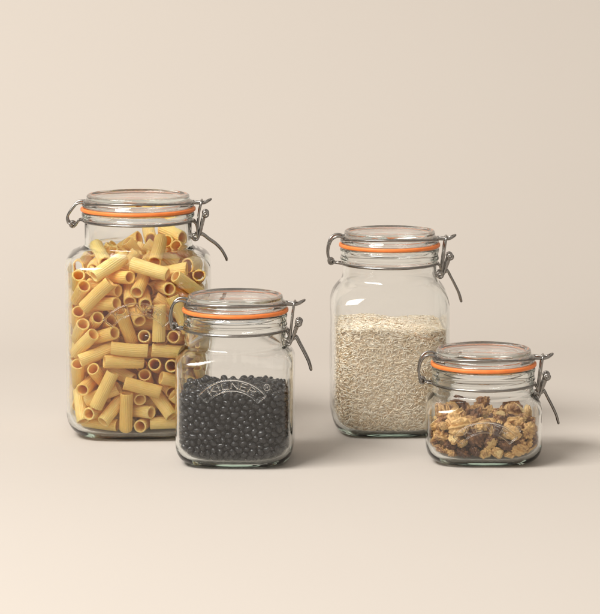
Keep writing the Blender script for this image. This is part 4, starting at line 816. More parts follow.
 (0,103,415,329,461,8,-83,-44,-34),(0,98,447,-249,418,30,36,-13,88),(0,104,457,4,431,41,-34,-29,79),(0,92,505,350,466,17,71,24,-63),(0,101,429,467,472,81,-54,16,-15),(0,96,-452,-330,438,41,-53,-70,26),
 (0,102,-478,-72,499,13,18,27,94),(0,91,-510,16,474,47,-14,86,-16),(0,94,-509,81,493,8,87,-14,-46),(0,99,-502,159,497,65,74,-18,-8),(0,104,-507,277,486,69,19,-9,-70),(0,100,-486,358,472,16,11,28,94),
 (0,101,-462,421,466,16,98,5,7),(0,93,-451,-183,528,97,24,-5,6),(0,101,-404,22,526,2,67,67,-32),(0,93,-458,54,521,79,-2,59,-17),(0,105,-421,172,508,13,33,-89,28),(0,96,-414,358,485,26,-22,12,93),
 (0,90,-248,-335,587,16,65,-67,-30),(0,98,-385,265,565,45,37,81,-7),(0,103,-309,-261,665,96,2,15,-23),(0,97,-176,-30,690,38,-88,-28,-6),(0,100,-159,-164,667,5,95,-32,-6),(0,96,-70,142,686,58,-4,7,-81),
 (0,91,-109,308,634,3,-2,-37,-93),(0,94,-12,-411,517,35,-44,69,-45),(0,105,14,208,694,26,93,26,5),(0,104,-25,242,653,99,10,10,5),(0,92,80,-141,673,38,-92,-5,-7),(0,102,219,29,692,32,7,-6,94),
 (0,98,186,-145,672,51,-63,-44,38),(0,98,406,109,562,51,-40,-69,31),(0,93,437,-282,500,82,12,-5,-56),(0,95,431,-222,528,31,-93,3,18),(0,98,459,-88,539,51,43,53,52),(0,91,456,-18,530,38,19,90,-6),
 (0,106,413,230,527,24,93,-17,23),(0,101,367,491,516,28,-5,-96,-2),(0,93,481,-269,462,80,-32,23,-45),(0,93,451,-201,468,42,-60,42,-54),(0,104,465,169,466,21,54,23,78),(0,97,445,269,491,90,25,-34,-11),
 (0,103,431,404,492,15,-4,0,99),(0,97,-505,-122,524,41,3,-35,84),(0,98,-509,18,536,69,-17,-10,69),(0,92,-456,114,520,1,-2,-92,-38),(0,96,-505,212,530,38,11,-84,-37),(0,94,-490,272,543,5,-96,-7,27),
 (0,105,-482,385,526,28,80,51,-17),(0,90,-447,452,517,4,39,-90,-19),(0,97,-408,76,557,59,77,25,-2),(0,93,-414,211,552,66,-38,2,-64),(0,105,-435,316,531,94,-9,-30,-11),(0,95,-413,401,525,14,85,50,-12),
 (0,101,-318,-343,579,92,7,-9,-37),(0,104,-223,-384,621,81,13,57,1),(0,101,-296,-75,658,13,-48,58,65),(0,103,-264,312,636,30,-34,36,-82),(0,91,-149,-297,674,5,-96,27,2),(0,103,-159,277,672,7,-63,-73,26),
 (0,96,1,-217,644,2,-88,-48,8),(0,97,117,-364,599,27,85,41,-18),(0,100,262,-211,635,34,-92,16,-13),(0,103,254,-50,667,36,-5,32,-88),(0,97,242,205,652,29,94,-15,-13),(0,104,390,-313,642,3,-85,-49,19),
 (0,101,385,-243,638,74,-48,20,43),(0,101,420,-328,535,66,17,-24,69),(0,103,443,-161,543,8,10,-81,-57),(0,99,448,54,558,47,1,4,-88),(0,90,465,180,532,16,98,-13,4),(0,101,460,335,512,70,-38,27,-54),
 (0,96,427,472,539,10,-44,-66,-60),(0,98,-455,-61,552,93,-3,15,-34),(0,99,-455,9,569,26,-47,-78,31),(0,93,-510,86,557,81,25,42,33),(0,105,-498,155,560,13,-1,-98,-11),(0,92,-509,222,589,78,-9,17,59),
 (0,93,-512,328,557,4,-62,11,77),(0,94,-461,424,565,10,-27,-96,4),(0,96,-401,-180,577,77,-9,43,46),(0,102,-423,50,618,79,37,-37,30),(0,99,-455,103,587,38,35,82,-24),(0,92,-453,163,605,11,-64,53,-55),
 (0,100,-445,261,580,50,-68,-48,25),(0,100,-348,-221,629,23,-42,77,-42),(0,105,-355,264,673,23,-63,34,-66),(0,102,-304,371,584,27,20,-92,-19),(0,104,-281,-342,636,37,-30,-27,84),(0,91,-196,-259,646,29,-60,74,-2),
 (0,99,-228,-94,697,24,7,-18,95),(0,97,-239,130,672,42,-53,62,-38),(0,92,-96,252,646,34,19,-86,34),(0,100,-54,316,669,57,-45,-17,-66),(0,102,-47,433,638,21,93,-24,-16),(0,96,32,5,689,48,36,-32,73),
 (0,99,47,270,679,92,29,-15,22),(0,105,30,330,665,13,18,-29,-93),(0,98,75,-295,667,49,61,30,55),(0,103,273,-343,671,64,-37,61,-27),(0,98,248,-138,677,3,-77,64,6),(0,91,331,11,682,70,55,-28,-37),
 (0,92,278,159,689,89,22,12,39),(0,94,239,268,664,18,18,4,97),(0,106,328,-310,673,52,52,-46,-50),(0,103,347,-204,676,23,50,-83,-2),(0,106,325,-59,680,43,-81,-10,38),(0,99,448,-312,595,93,-37,2,2),
 (0,94,428,-194,599,11,78,62,-3),(0,95,443,-127,595,22,-21,-31,-90),(0,104,454,-61,600,68,63,17,32),(0,105,431,82,613,35,-84,-39,12),(0,96,452,147,582,59,-30,31,-69),(0,98,403,271,592,7,74,54,41),
 (0,94,474,-284,546,61,7,8,-79),(0,98,478,-217,568,2,55,78,-28),(0,98,492,364,588,76,-33,-53,18),(0,101,425,355,566,20,14,78,58),(0,103,444,414,552,6,-5,-48,-87),(0,100,-463,-174,587,65,28,33,62),
 (0,101,-504,-116,589,36,24,-90,-6),(0,105,-506,-35,593,69,-18,-41,-56),(0,102,-499,51,614,78,-61,12,-4),(0,95,-507,118,611,46,17,-8,-87),(0,104,-503,286,610,3,42,-5,90),(0,103,-456,348,581,67,-40,-32,54),
 (0,96,-413,468,566,29,56,75,21),(0,97,-422,-299,629,12,37,86,-32),(0,98,-462,-242,613,62,13,10,-77),(0,106,-452,-11,631,84,6,-19,-51),(0,102,-396,317,601,30,-93,-15,-17),(0,98,-353,-311,661,35,-78,50,-15),
 (0,95,-369,-223,686,93,-35,-10,3),(0,106,-323,-148,657,58,49,59,27),(0,104,-324,106,664,46,84,-29,-2),(0,100,-326,185,678,19,-30,86,-36),(0,106,-319,347,646,84,47,18,21),(0,92,-228,-160,688,11,8,3,-99),
 (0,94,-231,261,657,83,27,12,-48),(0,102,-216,342,673,70,8,5,71),(0,99,-76,-313,686,39,-88,6,-26),(0,97,-140,349,675,81,21,-6,-55),(0,103,-151,459,660,94,1,27,20),(0,97,46,-235,679,53,-5,-3,-84),
 (0,96,-28,378,678,7,74,-67,-3),(0,101,26,398,645,29,18,89,30),(0,92,94,365,645,94,21,18,-20),(0,93,120,424,653,66,25,60,38),(0,97,190,-343,671,91,12,-4,40),(0,98,388,-353,693,98,11,6,12),
 (0,95,283,-223,691,9,-46,-87,-16),(0,97,393,-1,690,59,18,31,-73),(0,104,306,286,660,21,-64,-74,5),(0,98,425,-369,621,12,-19,33,92),(0,92,450,-251,624,6,48,-87,-6),(0,98,442,-106,650,90,-36,5,-26),
 (0,99,449,9,639,75,-36,38,-41),(0,98,397,58,664,79,10,1,-61),(0,101,420,300,653,2,94,22,-26),(0,91,499,-11,581,46,-88,6,2),(0,93,458,302,594,57,31,8,75),(0,102,440,364,631,32,16,13,-92),
 (0,99,468,427,609,37,72,-59,4),(0,94,-452,-177,645,78,-38,31,-39),(0,102,-470,-87,631,21,44,31,82),(0,94,-511,2,650,11,56,-41,-71),(0,94,-508,119,678,47,24,-73,44),(0,102,-506,178,645,19,-42,9,-88),
 (0,101,-471,237,636,73,40,13,-53),(0,100,-499,352,629,13,-69,-41,59),(0,104,-471,416,628,20,76,-35,-51),(0,92,-374,-336,609,67,-27,6,68),(0,93,-409,-237,640,48,44,-75,-12),(0,101,-421,-65,666,26,-23,27,-90),
 (0,93,-417,21,676,19,-73,65,-6),(0,100,-449,106,653,76,-14,-18,61),(0,99,-298,506,660,22,-67,-60,-38),(0,105,-340,-385,638,31,-17,17,-92),(0,91,-295,-319,693,25,-75,61,-2),(0,90,-314,-13,696,11,-37,12,91),
 (0,95,-260,60,687,63,-5,27,-73),(0,103,-293,248,662,76,-22,53,-30),(0,92,-189,404,664,40,-85,34,-10),(0,90,-100,423,677,17,-25,75,59),(0,98,45,507,661,28,-93,-23,-1),(0,106,66,451,680,13,-41,32,-84),
 (0,100,155,272,672,79,57,3,22),(0,101,365,337,653,57,-81,-10,11),(0,90,310,378,653,30,84,-42,16),(0,94,397,-66,675,58,-7,-42,-69),(0,91,470,75,658,58,-51,-58,27),(0,105,453,223,595,9,-75,48,-45),
 (0,101,391,404,653,25,97,-3,9),(0,97,471,-182,646,48,8,31,-82),(0,97,477,152,643,27,1,96,-7),(0,97,-447,183,663,86,-28,36,22),(0,98,-506,293,676,32,81,-48,-13),(0,92,-429,368,637,71,-53,-22,41),
 (0,100,-421,460,625,45,-11,-9,88),(0,92,-398,-358,659,35,-49,79,-8),(0,99,-410,-286,688,12,16,-5,-98),(0,90,-415,-129,672,96,-12,4,24),(0,92,-389,146,673,0,9,100,-3),(0,92,-369,383,634,36,75,-14,-53),
 (0,93,-330,455,660,59,-74,-25,-21),(0,103,-346,335,709,14,-42,-81,39),(0,106,-263,409,678,95,6,6,-31),(0,91,-230,510,677,17,-11,35,-91),(0,102,178,503,692,37,-14,23,89),(0,93,207,324,674,45,-30,81,22),
 (0,104,208,384,659,22,-36,45,79),(0,101,202,449,665,12,92,36,-9),(0,97,239,509,670,63,20,71,-23),(0,91,382,122,683,12,26,-91,-30),(0,102,407,187,672,41,-7,3,91),(0,100,365,254,670,32,-61,-70,20),
 (0,94,310,510,655,7,30,-21,93),(0,99,480,268,674,36,29,80,38),(0,101,435,459,651,3,-85,46,-23),(0,90,-471,9,698,20,-84,47,20),(0,96,-452,321,673,44,-10,-45,77),(0,92,-444,458,681,38,-29,70,-54),
 (0,95,-443,-219,688,39,-5,25,-88),(0,92,-364,-48,690,44,16,12,88),(0,93,-394,431,675,47,-79,-17,35),(0,105,385,483,681,86,-12,-38,-33),(0,92,-488,384,686,28,80,-26,46),(0,102,-342,404,689,35,-44,-82,-11),
]
NUTS = [
 (0,106,-246,-472,397,5,-7,78,62),(0,100,-96,-472,280,78,-50,35,15),(0,97,245,-468,338,1,-15,-88,-46),(0,104,425,-414,354,25,-33,67,-62),(0,92,350,-458,151,38,0,-47,-80),(3,97,336,40,452,11,-6,-58,-81),
 (0,95,211,-453,212,15,34,-89,26),(0,106,-426,-341,129,4,-72,-65,25),(2,103,99,-478,374,40,-80,-34,-30),(0,106,-415,-373,299,9,-72,-67,12),(2,101,59,-483,246,74,-62,-25,-4),(0,95,-31,-430,393,52,-17,-11,83),
 (3,96,-235,400,452,50,-79,35,-5),(0,94,-205,-430,124,1,81,53,-25),(3,105,302,442,431,1,21,95,21),(3,98,-258,-164,469,14,-88,-44,-12),(0,105,-288,-353,423,82,46,22,-27),(2,102,12,-453,125,19,63,-65,37),
 (0,96,-322,-389,193,84,0,21,50),(2,99,-303,-464,281,8,-57,78,23),(0,101,321,-388,245,41,76,-49,-10),(3,95,4,469,437,73,-47,-36,-34),(0,96,301,-273,420,26,91,-33,7),(5,102,-81,-17,428,21,41,3,-89),
 (4,105,124,-473,142,47,85,19,-16),(2,105,-469,-323,395,83,17,-17,-50),(3,92,-160,-266,400,15,10,33,-93),(2,96,-98,-465,145,2,-80,-41,44),(4,105,446,-408,228,25,42,-11,-87),(3,93,451,-103,376,24,-88,23,-34),
 (3,92,-54,306,432,10,22,96,16),(2,95,333,-389,404,16,-35,71,-59),(1,105,-406,-223,442,70,-24,11,-66),(4,106,-390,-437,392,30,36,-82,-33),(5,96,174,-38,423,4,-27,49,-83),(2,92,-216,-466,230,82,-3,-23,-52),
 (1,94,172,-172,398,28,93,12,-19),(2,94,236,-428,105,13,84,52,-4),(2,92,-318,-428,105,66,-19,0,-73),(2,96,464,-351,147,43,2,89,-14),(5,101,-436,307,419,13,-42,-87,24),(0,104,27,-381,304,95,-17,-25,2),
 (3,98,-463,-32,384,66,-46,28,-52),(4,98,-487,-316,222,38,56,69,27),(1,91,380,-159,434,83,-6,-26,48),(4,105,6,97,408,92,31,-22,-3),(1,100,-292,287,430,16,-30,-90,-25),(0,101,-387,54,415,47,15,44,75),
 (2,104,473,124,406,14,60,-41,68),(5,99,72,381,398,23,42,-71,-52),(3,90,-472,-212,309,81,-6,-58,5),(0,102,-115,112,405,82,27,49,13),(5,102,169,176,417,76,30,-54,-20),(0,92,164,-371,265,3,-41,84,-35),
 (2,100,485,-298,267,68,-4,69,-22),(1,102,-132,-366,189,16,-1,-22,-96),(1,101,-396,-250,205,15,-65,-71,21),(1,101,89,-71,350,26,-4,-84,47),(3,90,294,-96,382,90,17,36,-20),(0,93,132,47,385,93,29,20,11),
 (0,96,128,-360,121,25,96,0,11),(2,102,6,-289,381,26,-95,-8,-11),(1,102,181,304,401,35,93,-9,-8),(1,96,-42,-111,362,42,89,-16,11),(4,103,221,-350,364,26,-58,77,9),(1,105,-262,153,422,13,25,-93,-21),
 (0,92,-472,66,248,8,54,7,83),(5,99,-474,-184,151,30,-74,-46,38),(4,100,-41,-353,112,16,64,-54,-52),(4,100,-147,-382,364,36,46,-16,79),(2,92,144,-292,368,65,-35,-61,30),(2,102,15,-376,187,8,75,63,-17),
 (4,96,-194,-340,305,16,-71,-64,24),(5,96,-474,344,176,39,-37,71,-46),(4,96,-246,-372,251,20,-24,-21,-93),(3,100,-431,284,308,9,98,-2,-17),(3,93,-305,-272,330,31,-44,-84,7),(5,91,467,360,393,49,-35,-36,72),
 (4,92,-125,-318,100,6,15,-98,-13),(4,104,98,-299,203,26,-1,-94,-21),(2,97,395,-308,264,52,-64,42,-37),(4,96,-477,128,144,49,-51,-59,38),(5,103,-449,225,209,31,-17,18,-92),(4,102,-191,-285,218,58,-20,-37,-69),
 (4,97,-275,-314,102,12,-97,22,-7),(1,102,-124,446,383,68,25,51,46),(3,91,471,-200,164,44,-47,66,-38),(0,94,338,-323,121,94,6,17,28),(0,96,-433,-9,124,96,-5,21,19),(4,100,318,-323,332,16,6,-98,-9),
 (1,103,-351,-183,114,80,10,0,-59),(3,103,17,-223,124,95,5,-6,-29),(3,93,-376,406,370,33,-2,-17,93),(4,92,382,-239,182,39,-39,-54,64),(3,98,61,-187,321,96,-28,-4,-2),(1,102,456,31,350,57,73,-18,33),
 (4,106,257,132,388,3,87,42,26),(3,100,-175,-200,122,4,91,41,8),(4,94,237,-274,102,41,-14,4,-90),(2,93,-171,-238,290,39,89,-15,18),(4,91,-84,-174,305,3,-53,69,-48),(0,100,31,181,354,18,-94,28,0),
 (5,94,375,-223,343,34,-20,-9,92),(5,96,18,-66,261,12,-8,-93,35),(2,104,-99,-328,298,44,-41,79,-11),(4,101,-22,-11,347,76,57,-3,30),(5,90,-219,32,386,93,-28,3,-24),(2,96,-291,195,105,43,-8,-10,89),
 (3,101,-340,336,123,1,97,21,-8),(5,102,-272,-70,113,13,8,7,99),(1,92,-170,430,111,5,-56,81,18),(1,101,181,-174,113,1,17,-98,-10),(2,102,241,-53,107,13,94,-31,-1),(1,101,-278,451,173,19,70,-67,16),
 (4,94,-203,104,106,66,39,33,55),(2,98,232,230,106,86,14,-4,-49),(5,94,442,-68,117,38,30,-26,-84),(0,96,337,306,115,10,-91,40,4),(1,100,452,366,150,85,27,-40,-20),(3,104,-422,-81,230,7,-94,15,31),
 (4,95,-447,241,111,7,-78,-50,37),(2,99,-5,211,110,68,-14,13,71),(5,96,346,447,134,38,24,39,-80),(2,99,-296,57,109,9,86,-49,15),(3,94,-362,433,262,8,94,30,11),(5,98,-74,-66,111,95,8,-8,-29),
 (3,104,253,-219,201,86,15,0,49),(1,94,332,-168,109,2,64,76,-11),(2,93,410,158,104,97,-11,6,-20),(3,102,434,241,200,2,-38,-87,-31),(5,100,-275,-213,194,65,12,1,-75),(0,94,-374,134,150,29,60,72,17),
 (1,97,-300,303,220,57,1,10,-81),(3,100,-50,-246,227,7,-97,21,-6),(3,98,128,292,215,92,7,-7,-38),(5,92,381,-110,183,42,-68,50,-34),(0,94,360,29,120,95,-26,6,17),(1,93,406,405,235,98,-6,-21,2),
 (2,105,-69,38,208,4,-60,-80,4),(3,99,-140,470,234,13,4,-79,60),(0,102,170,-35,201,98,-4,5,-18),(1,100,28,480,278,31,-30,71,56),(3,92,472,-51,248,71,22,-48,-46),(4,96,310,137,112,12,-68,-42,59),
 (1,106,-214,-38,285,42,-14,75,-49),(5,97,-160,-123,266,34,85,23,33),(0,103,-104,177,270,14,-99,5,-3),(3,95,323,-28,268,4,7,99,-7),(5,102,114,396,300,17,-20,96,-7),(1,96,479,125,266,49,-45,72,-20),
 (2,96,469,80,160,12,-43,-89,10),(3,96,276,362,296,30,-89,25,24),(5,101,-339,-158,277,12,47,-84,-23),(1,102,-238,449,347,74,12,-11,65),(3,96,-196,-140,367,11,-89,-39,-21),(1,104,242,-243,314,80,19,8,56),
 (5,98,434,-192,274,95,20,-22,4),(0,97,359,117,219,72,23,-9,-65),(1,90,478,262,316,77,23,39,45),(5,97,-257,280,303,84,13,15,-50),(3,104,-48,345,315,57,7,-15,-80),(4,96,140,-264,271,15,3,-95,26),
 (5,93,204,-120,283,3,-99,0,-14),(0,106,70,57,280,99,-12,-1,-9),(1,98,98,269,315,38,-2,-26,89),(4,99,195,-31,319,31,92,-24,3),(5,105,357,463,315,73,-61,-5,-31),(1,101,-322,-25,319,61,73,18,28),
 (2,100,-267,58,226,86,-33,-29,-26),(2,103,394,329,321,22,60,-70,-32),(5,91,-381,46,272,80,21,56,-11),(1,96,-335,191,353,52,-12,9,-84),(5,102,-165,259,365,85,0,5,-52),(3,93,262,222,313,6,97,-17,-16),
 (0,103,375,141,345,11,60,-71,-36),(1,90,324,280,395,1,-85,-52,-8),(4,96,-306,80,322,20,-52,-59,-59),(2,102,-205,119,322,83,-4,-27,49),(4,95,278,16,349,83,-3,-5,56),(2,95,-446,156,312,34,7,62,70),
 (5,96,-334,-120,386,16,-38,88,24),
]

def jar_matrix(S):
    return Matrix.Translation((*S['loc'], .0006)) @ Matrix.Rotation(R(S['rot']), 4, 'Z')

# pasta tubes
def pasta_mesh(bend, seed):
    rr = random.Random(seed)
    n, L = 88, 20.3
    zs = [-1, -.985, -.8, -.6, -.4, -.2, 0, .2, .4, .6, .8, .985, 1]
    cut0, cut1 = rr.uniform(-.10, .10), rr.uniform(-.10, .10)
    tw = rr.uniform(-.06, .06)
    def rg(r, ridge, f):
        pts = []
        for k in range(n):
            t = 2 * math.pi * k / n
            r2 = r + ridge * math.cos(22 * t)
            x, y = r2 * math.cos(t + tw * f), r2 * math.sin(t + tw * f)
            z = f * L
            if f < -.9: z += cut0 * x
            if f > .9: z += cut1 * x
            pts.append(Vector((x + bend * (f * f - .4), y, z)))
        return pts
    rings = [rg(6.50 if abs(f) < .99 else 6.3, .26 if abs(f) < .99 else .15, f) for f in zs]
    rings += [rg(4.95 if abs(f) < .99 else 5.15, 0, f) for f in zs[::-1]]
    v, f = loft(rings, True)
    return mmv(v), f
pm = []
for i in range(5):
    v, f = pasta_mesh([0, .5, -.3, .8, .25][i], i)
    o = recalc(link('pasta_tube', v, f, M_pasta))
    pm.append(o.data)
    bpy.data.objects.remove(o)
G = 'pasta tubes filling the tallest jar'
camv = Vector(cam.location)
JM = jar_matrix(JARS['pasta'])
for i, (v, s, p_, q) in enumerate(poses(PASTA, 1.025)):
    M = settle(JARS['pasta'], [x.co for x in pm[i % 5].vertices][::3], Matrix.Translation(p_) @ q.to_matrix().to_4x4() @ Matrix.Rotation(i * 1.3, 4, 'Z') @ Matrix.Scale(1 - .08 * ((i * 37) % 11) / 10, 4, (0, 0, 1)))
    if M is None:
        continue
    o = bpy.data.objects.new('pasta_tube', pm[i % 5])
    o.matrix_world = JM @ M
    C.objects.link(o)
    ax = (JM.to_3x3() @ (q.to_matrix() @ Vector((0, 0, 1))))
    pose = 'standing nearly upright' if abs(ax.z) > .75 else 'leaning at a slant' if abs(ax.z) > .3 else 'pointing its open end outward' if abs(ax.y) > .75 else 'lying flat'
    lev = 'near the bottom of' if p_.z < .045 else 'at the top of' if p_.z > .165 else 'low in' if p_.z < .085 else 'halfway up' if p_.z < .125 else 'high in'
    tag(o, f'ridged yellow pasta tube {pose} {lev} the tallest jar', 'pasta', G)

# black beans
def bean_mesh(nu, nv, seed):
    rr = random.Random(seed)
    ax, ay, az = 4.2 * rr.uniform(.94, 1.04), 3.4 * rr.uniform(.95, 1.05), 2.98
    rings = []
    for i in range(nv + 1):
        t = math.pi * i / nv
        if i in (0, nv):
            rings.append([Vector((ax * math.cos(t), 0, 0))])
            continue
        rg = []
        for k in range(nu):
            u = 2 * math.pi * k / nu
            x = ax * math.cos(t)
            s = math.sin(t) ** .86
            y, z = ay * s * math.cos(u), az * s * math.sin(u)
            y -= .55 * math.exp(-(x / 2.0) ** 2) * max(0, math.cos(u)) ** 3      # hilum dent
            y += .05 * x * x * .35
            rg.append(Vector((x, y - .15, z)))
        rings.append(rg)
    v, f = loft(rings)
    return mmv(v), f
bm_ = []
for i in range(4):
    v, f = bean_mesh(20, 14, i)
    o = recalc(link('black_bean', v, f, M_bean))
    bm_.append(o.data)
    bpy.data.objects.remove(o)
JM = jar_matrix(JARS['beans'])
bp = poses(BEANS, 1.02)
for i, (v, s, p_, q) in enumerate(bp[:300]):
    M = settle(JARS['beans'], [x.co for x in bm_[i % 4].vertices][::2], Matrix.Translation(p_) @ q.to_matrix().to_4x4() @ Matrix.Scale(s, 4))
    if M is None:
        continue
    o = bpy.data.objects.new('black_bean', bm_[i % 4])
    o.matrix_world = JM @ M
    C.objects.link(o)
    lev = 'on the bottom of' if p_.z < .018 else 'on top of the heap in' if p_.z > .066 else 'against the glass of'
    tag(o, f'glossy black bean {lev} the embossed jar', 'bean', 'black beans in the embossed jar')
parts = []
bv, bf = bean_mesh(12, 8, 9)
for v, s, p_, q in bp[300:]:
    M = settle(JARS['beans'], bv, Matrix.Translation(p_) @ q.to_matrix().to_4x4() @ Matrix.Scale(s, 4))
    if M is None:
        continue
    M = JM @ M
    parts.append(([M @ x for x in bv], bf))
if parts:
    v, f = join(*parts)
    tag(link('black_beans', v, f, M_bean), 'mass of black beans packed behind the front ones in the embossed jar', 'beans', kind='stuff')

# walnut pieces
WD = [(10.5, 7.8, 5.5), (8.5, 7, 5), (7.5, 6, 4.5), (11, 8.5, 6), (6, 5, 4.2), (9.5, 6, 5)]
def nut_mesh(i, seed):
    rr = random.Random(seed * 17 + i)
    bm = bmesh.new()
    bmesh.ops.create_icosphere(bm, subdivisions=5, radius=1)
    flesh = bm.verts.layers.float.new('flesh')
    off = Vector((seed * 7.3, seed * 3.1, -seed * 5.7))
    a, b, c = WD[i]
    cuts = []
    for k in range([0, 1, 1, 1, 2, 1][i]):                          # where the kernel snapped
        n = Vector((rr.gauss(0, 1), rr.gauss(0, 1), rr.gauss(0, 1))).normalized()
        cuts.append((n, rr.uniform(.50, .80)))
    for v in bm.verts:
        d = v.co.normalized()
        w = noise.noise_vector(d * 1.2 + off) * .5
        e = Vector((d.x * 1.2, d.y * 2.2, d.z * 1.8)) + w * 1.1
        f1 = abs(noise.noise(e + off))                              # long convoluted folds
        f2 = abs(noise.noise(e * 2.1 + off * 1.7))
        lob = .76 + .50 * min(f1, .5) ** .5 + .05 * min(f2, .5) ** .6 + .20 * noise.noise(d * 1.3 - off)
        if i in (0, 3):                                            # a half: hollowed flat side with a ridge
            if d.z < .1:
                lob *= 1 - .45 * math.exp(-((abs(d.y) - .35) / .2) ** 2) * min(1, (.1 - d.z) * 2)
        p_ = d * lob
        for n, h in cuts:
            hh = h + .10 * noise.noise(d * 2.4 + off * 2) + .05 * noise.noise(d * 7 + off)
            k = p_.dot(n)
            if k > hh:
                p_ -= n * (k - hh) * .92
                v[flesh] = 1.0
        v.co = Vector((p_.x * a, p_.y * b, p_.z * c)) * .97 * .001
    me = bpy.data.meshes.new('walnut_piece')
    bm.to_mesh(me)
    bm.free()
    me.polygons.foreach_set('use_smooth', [True] * len(me.polygons))
    me.materials.append(M_nut)
    return me
nm = [[nut_mesh(i, j * 6 + i + 1) for j in range(4)] for i in range(6)]
KN = ['walnut half', 'walnut quarter', 'broken walnut bit', 'large walnut half', 'small walnut crumb', 'long walnut sliver']
JM = jar_matrix(JARS['walnut'])
for i, (v, s, p_, q) in enumerate(poses(NUTS, 1.015)):
    M = settle(JARS['walnut'], [x.co for x in nm[v][i % 4].vertices][::3], Matrix.Translation(p_) @ q.to_matrix().to_4x4() @ Matrix.Scale(s, 4))
    if M is None:
        continue
    o = bpy.data.objects.new('walnut_piece', nm[v][i % 4])
    o.matrix_world = JM @ M
    C.objects.link(o)
    lev = 'on the bottom of' if p_.z < .018 else 'on top of the heap in' if p_.z > .043 else 'in the middle of'
    tag(o, f'wrinkled brown {KN[v]} {lev} the shortest jar', 'walnut', 'walnut pieces in the shortest jar')

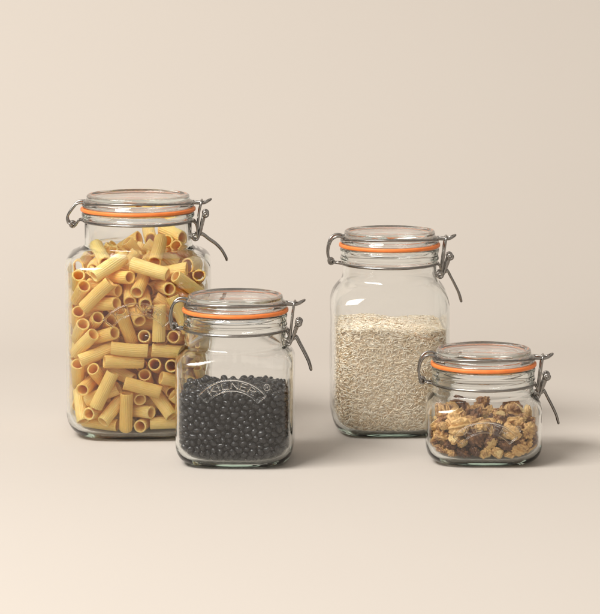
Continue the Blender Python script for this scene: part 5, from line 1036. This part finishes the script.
# rice: nobody could count it - one mass of grains
def rice():
    S = JARS['rice']
    Ai, zf, fill = S['A'] - S['wall'] - .35, S['floor'] + .25, 112.0
    hv = S['heel'] - 3
    def half(z):                                   # inner half width at height z
        if z >= zf + hv: return Ai
        f = 1 - max(0, min(1, (z - zf) / hv))
        return Ai * (.80 + .20 * math.sqrt(max(0, 1 - f * f)))
    def srf(t, a, n=5):
        c, s = np.abs(np.cos(t)), np.abs(np.sin(t))
        return a / (c ** n + s ** n) ** (1 / n)
    def top(x, y):
        return fill + 1.6 * np.sin(x * .05 + .6) * np.cos(y * .045) + 1.2 * np.sin(x * .11 + y * .07) - .02 * x
    # unit grain
    nu = 6
    us = [(-1, 0), (-.86, .55), (-.45, .93), (.1, 1), (.62, .82), (.9, .48), (1, 0)]
    gv, gi = [], []
    for f, r in us:
        gi.append((len(gv), 1 if r == 0 else nu))
        if r == 0: gv.append((f, 0, 0))
        else: gv += [(f, r * math.cos(2 * math.pi * k / nu), r * math.sin(2 * math.pi * k / nu)) for k in range(nu)]
    gf = []
    for (a, na), (b, nb) in zip(gi, gi[1:]):
        for k in range(nu):
            k2 = (k + 1) % nu
            if na == 1: gf.append((a, b + k, b + k2, b + k2))
            elif nb == 1: gf.append((a + k, b, a + k2, a + k2))
            else: gf.append((a + k, b + k, b + k2, a + k2))
    gv = np.array(gv)
    P, N = [], []
    nw = 20000
    t = rng.uniform(0, 2 * math.pi, nw); z = rng.uniform(zf + .9, fill + 1, nw); dep = rng.uniform(.8, 4.6, nw)
    for a_, z_, d_ in zip(t, z, dep):
        h = half(z_)
        rr = float(srf(np.array(a_), h - d_))
        x, y = rr * math.cos(a_), rr * math.sin(a_)
        if z_ > top(x, y) - .6: continue
        P.append((x, y, z_)); N.append((math.copysign(abs(x / h) ** 4, x), math.copysign(abs(y / h) ** 4, y), 0 if z_ > zf + 8 else -.5))
    nt_ = 8500
    for x, y, d_ in zip(rng.uniform(-Ai, Ai, nt_), rng.uniform(-Ai, Ai, nt_), rng.uniform(-.4, 3, nt_)):
        if (abs(x) / (Ai - 1.2)) ** 5 + (abs(y) / (Ai - 1.2)) ** 5 > 1: continue
        P.append((x, y, float(top(x, y)) - d_)); N.append((0, 0, 1))
    for x, y in zip(rng.uniform(-Ai, Ai, 2500), rng.uniform(-Ai, Ai, 2500)):
        if (abs(x) / (Ai * .83)) ** 4.5 + (abs(y) / (Ai * .83)) ** 4.5 > 1: continue
        P.append((x, y, zf + 1.0 + rng.uniform(0, 1.5))); N.append((0, 0, 1))
    P, N = np.array(P), np.array(N, float)
    n = len(P)
    N /= np.linalg.norm(N, axis=1)[:, None]
    rd = rng.normal(size=(n, 3)) + np.array([0, 0, 0])
    ax = rd - N * (rd * N).sum(1)[:, None] * rng.uniform(.75, 1.0, n)[:, None]
    ax[:, 2] *= .5
    ax /= np.linalg.norm(ax, axis=1)[:, None]
    u = np.cross(ax, N); u /= np.linalg.norm(u, axis=1)[:, None]
    w = np.cross(ax, u)
    Ls, Rs = rng.uniform(2.1, 2.9, n), rng.uniform(.62, .76, n)
    V = (P[:, None, :] + ax[:, None, :] * (gv[None, :, 0:1] * Ls[:, None, None]) + u[:, None, :] * (gv[None, :, 1:2] * Rs[:, None, None])
         + w[:, None, :] * (gv[None, :, 2:3] * Rs[:, None, None] * .85))
    # keep every vertex inside the glass
    V = V.reshape(-1, 3)
    pr = np.array(S['inner'])
    hz = np.interp(V[:, 2], pr[:, 0], pr[:, 1]) - .3
    nz = np.interp(V[:, 2], pr[:, 0], pr[:, 2])
    q = ((np.abs(V[:, 0]) / hz) ** nz + (np.abs(V[:, 1]) / hz) ** nz) ** (1 / nz)
    sc_ = np.where(q > 1, 1 / q, 1)
    V[:, 0] *= sc_; V[:, 1] *= sc_
    V[:, 2] = np.maximum(V[:, 2], zf)
    F = []
    for i in range(n):
        s = i * len(gv)
        for f in gf:
            F.append((s + f[0], s + f[1], s + f[2]) if f[2] == f[3] else (s + f[0], s + f[1], s + f[2], s + f[3]))
    # dense heart of the fill, hidden behind the grains
    core = [[Vector((0, 0, zf + 3))]] + [ring(half(z_) - 3.8, float(np.interp(z_, pr[:, 0], pr[:, 2])), z_) for z_ in (zf + 3, zf + 6, zf + 10, zf + 16, 60, fill - 5)] + [[Vector((0, 0, fill - 4.5))]]
    cv, cf = loft(core)
    V2, F2 = join((V, F), (cv, cf))
    M = jar_matrix(S)
    o = link('rice', [M @ (Vector(v) * .001) for v in V2], F2, M_rice)
    tag(o, 'pale long grains of white rice filling half of the slender jar', 'rice', kind='stuff')
rice()
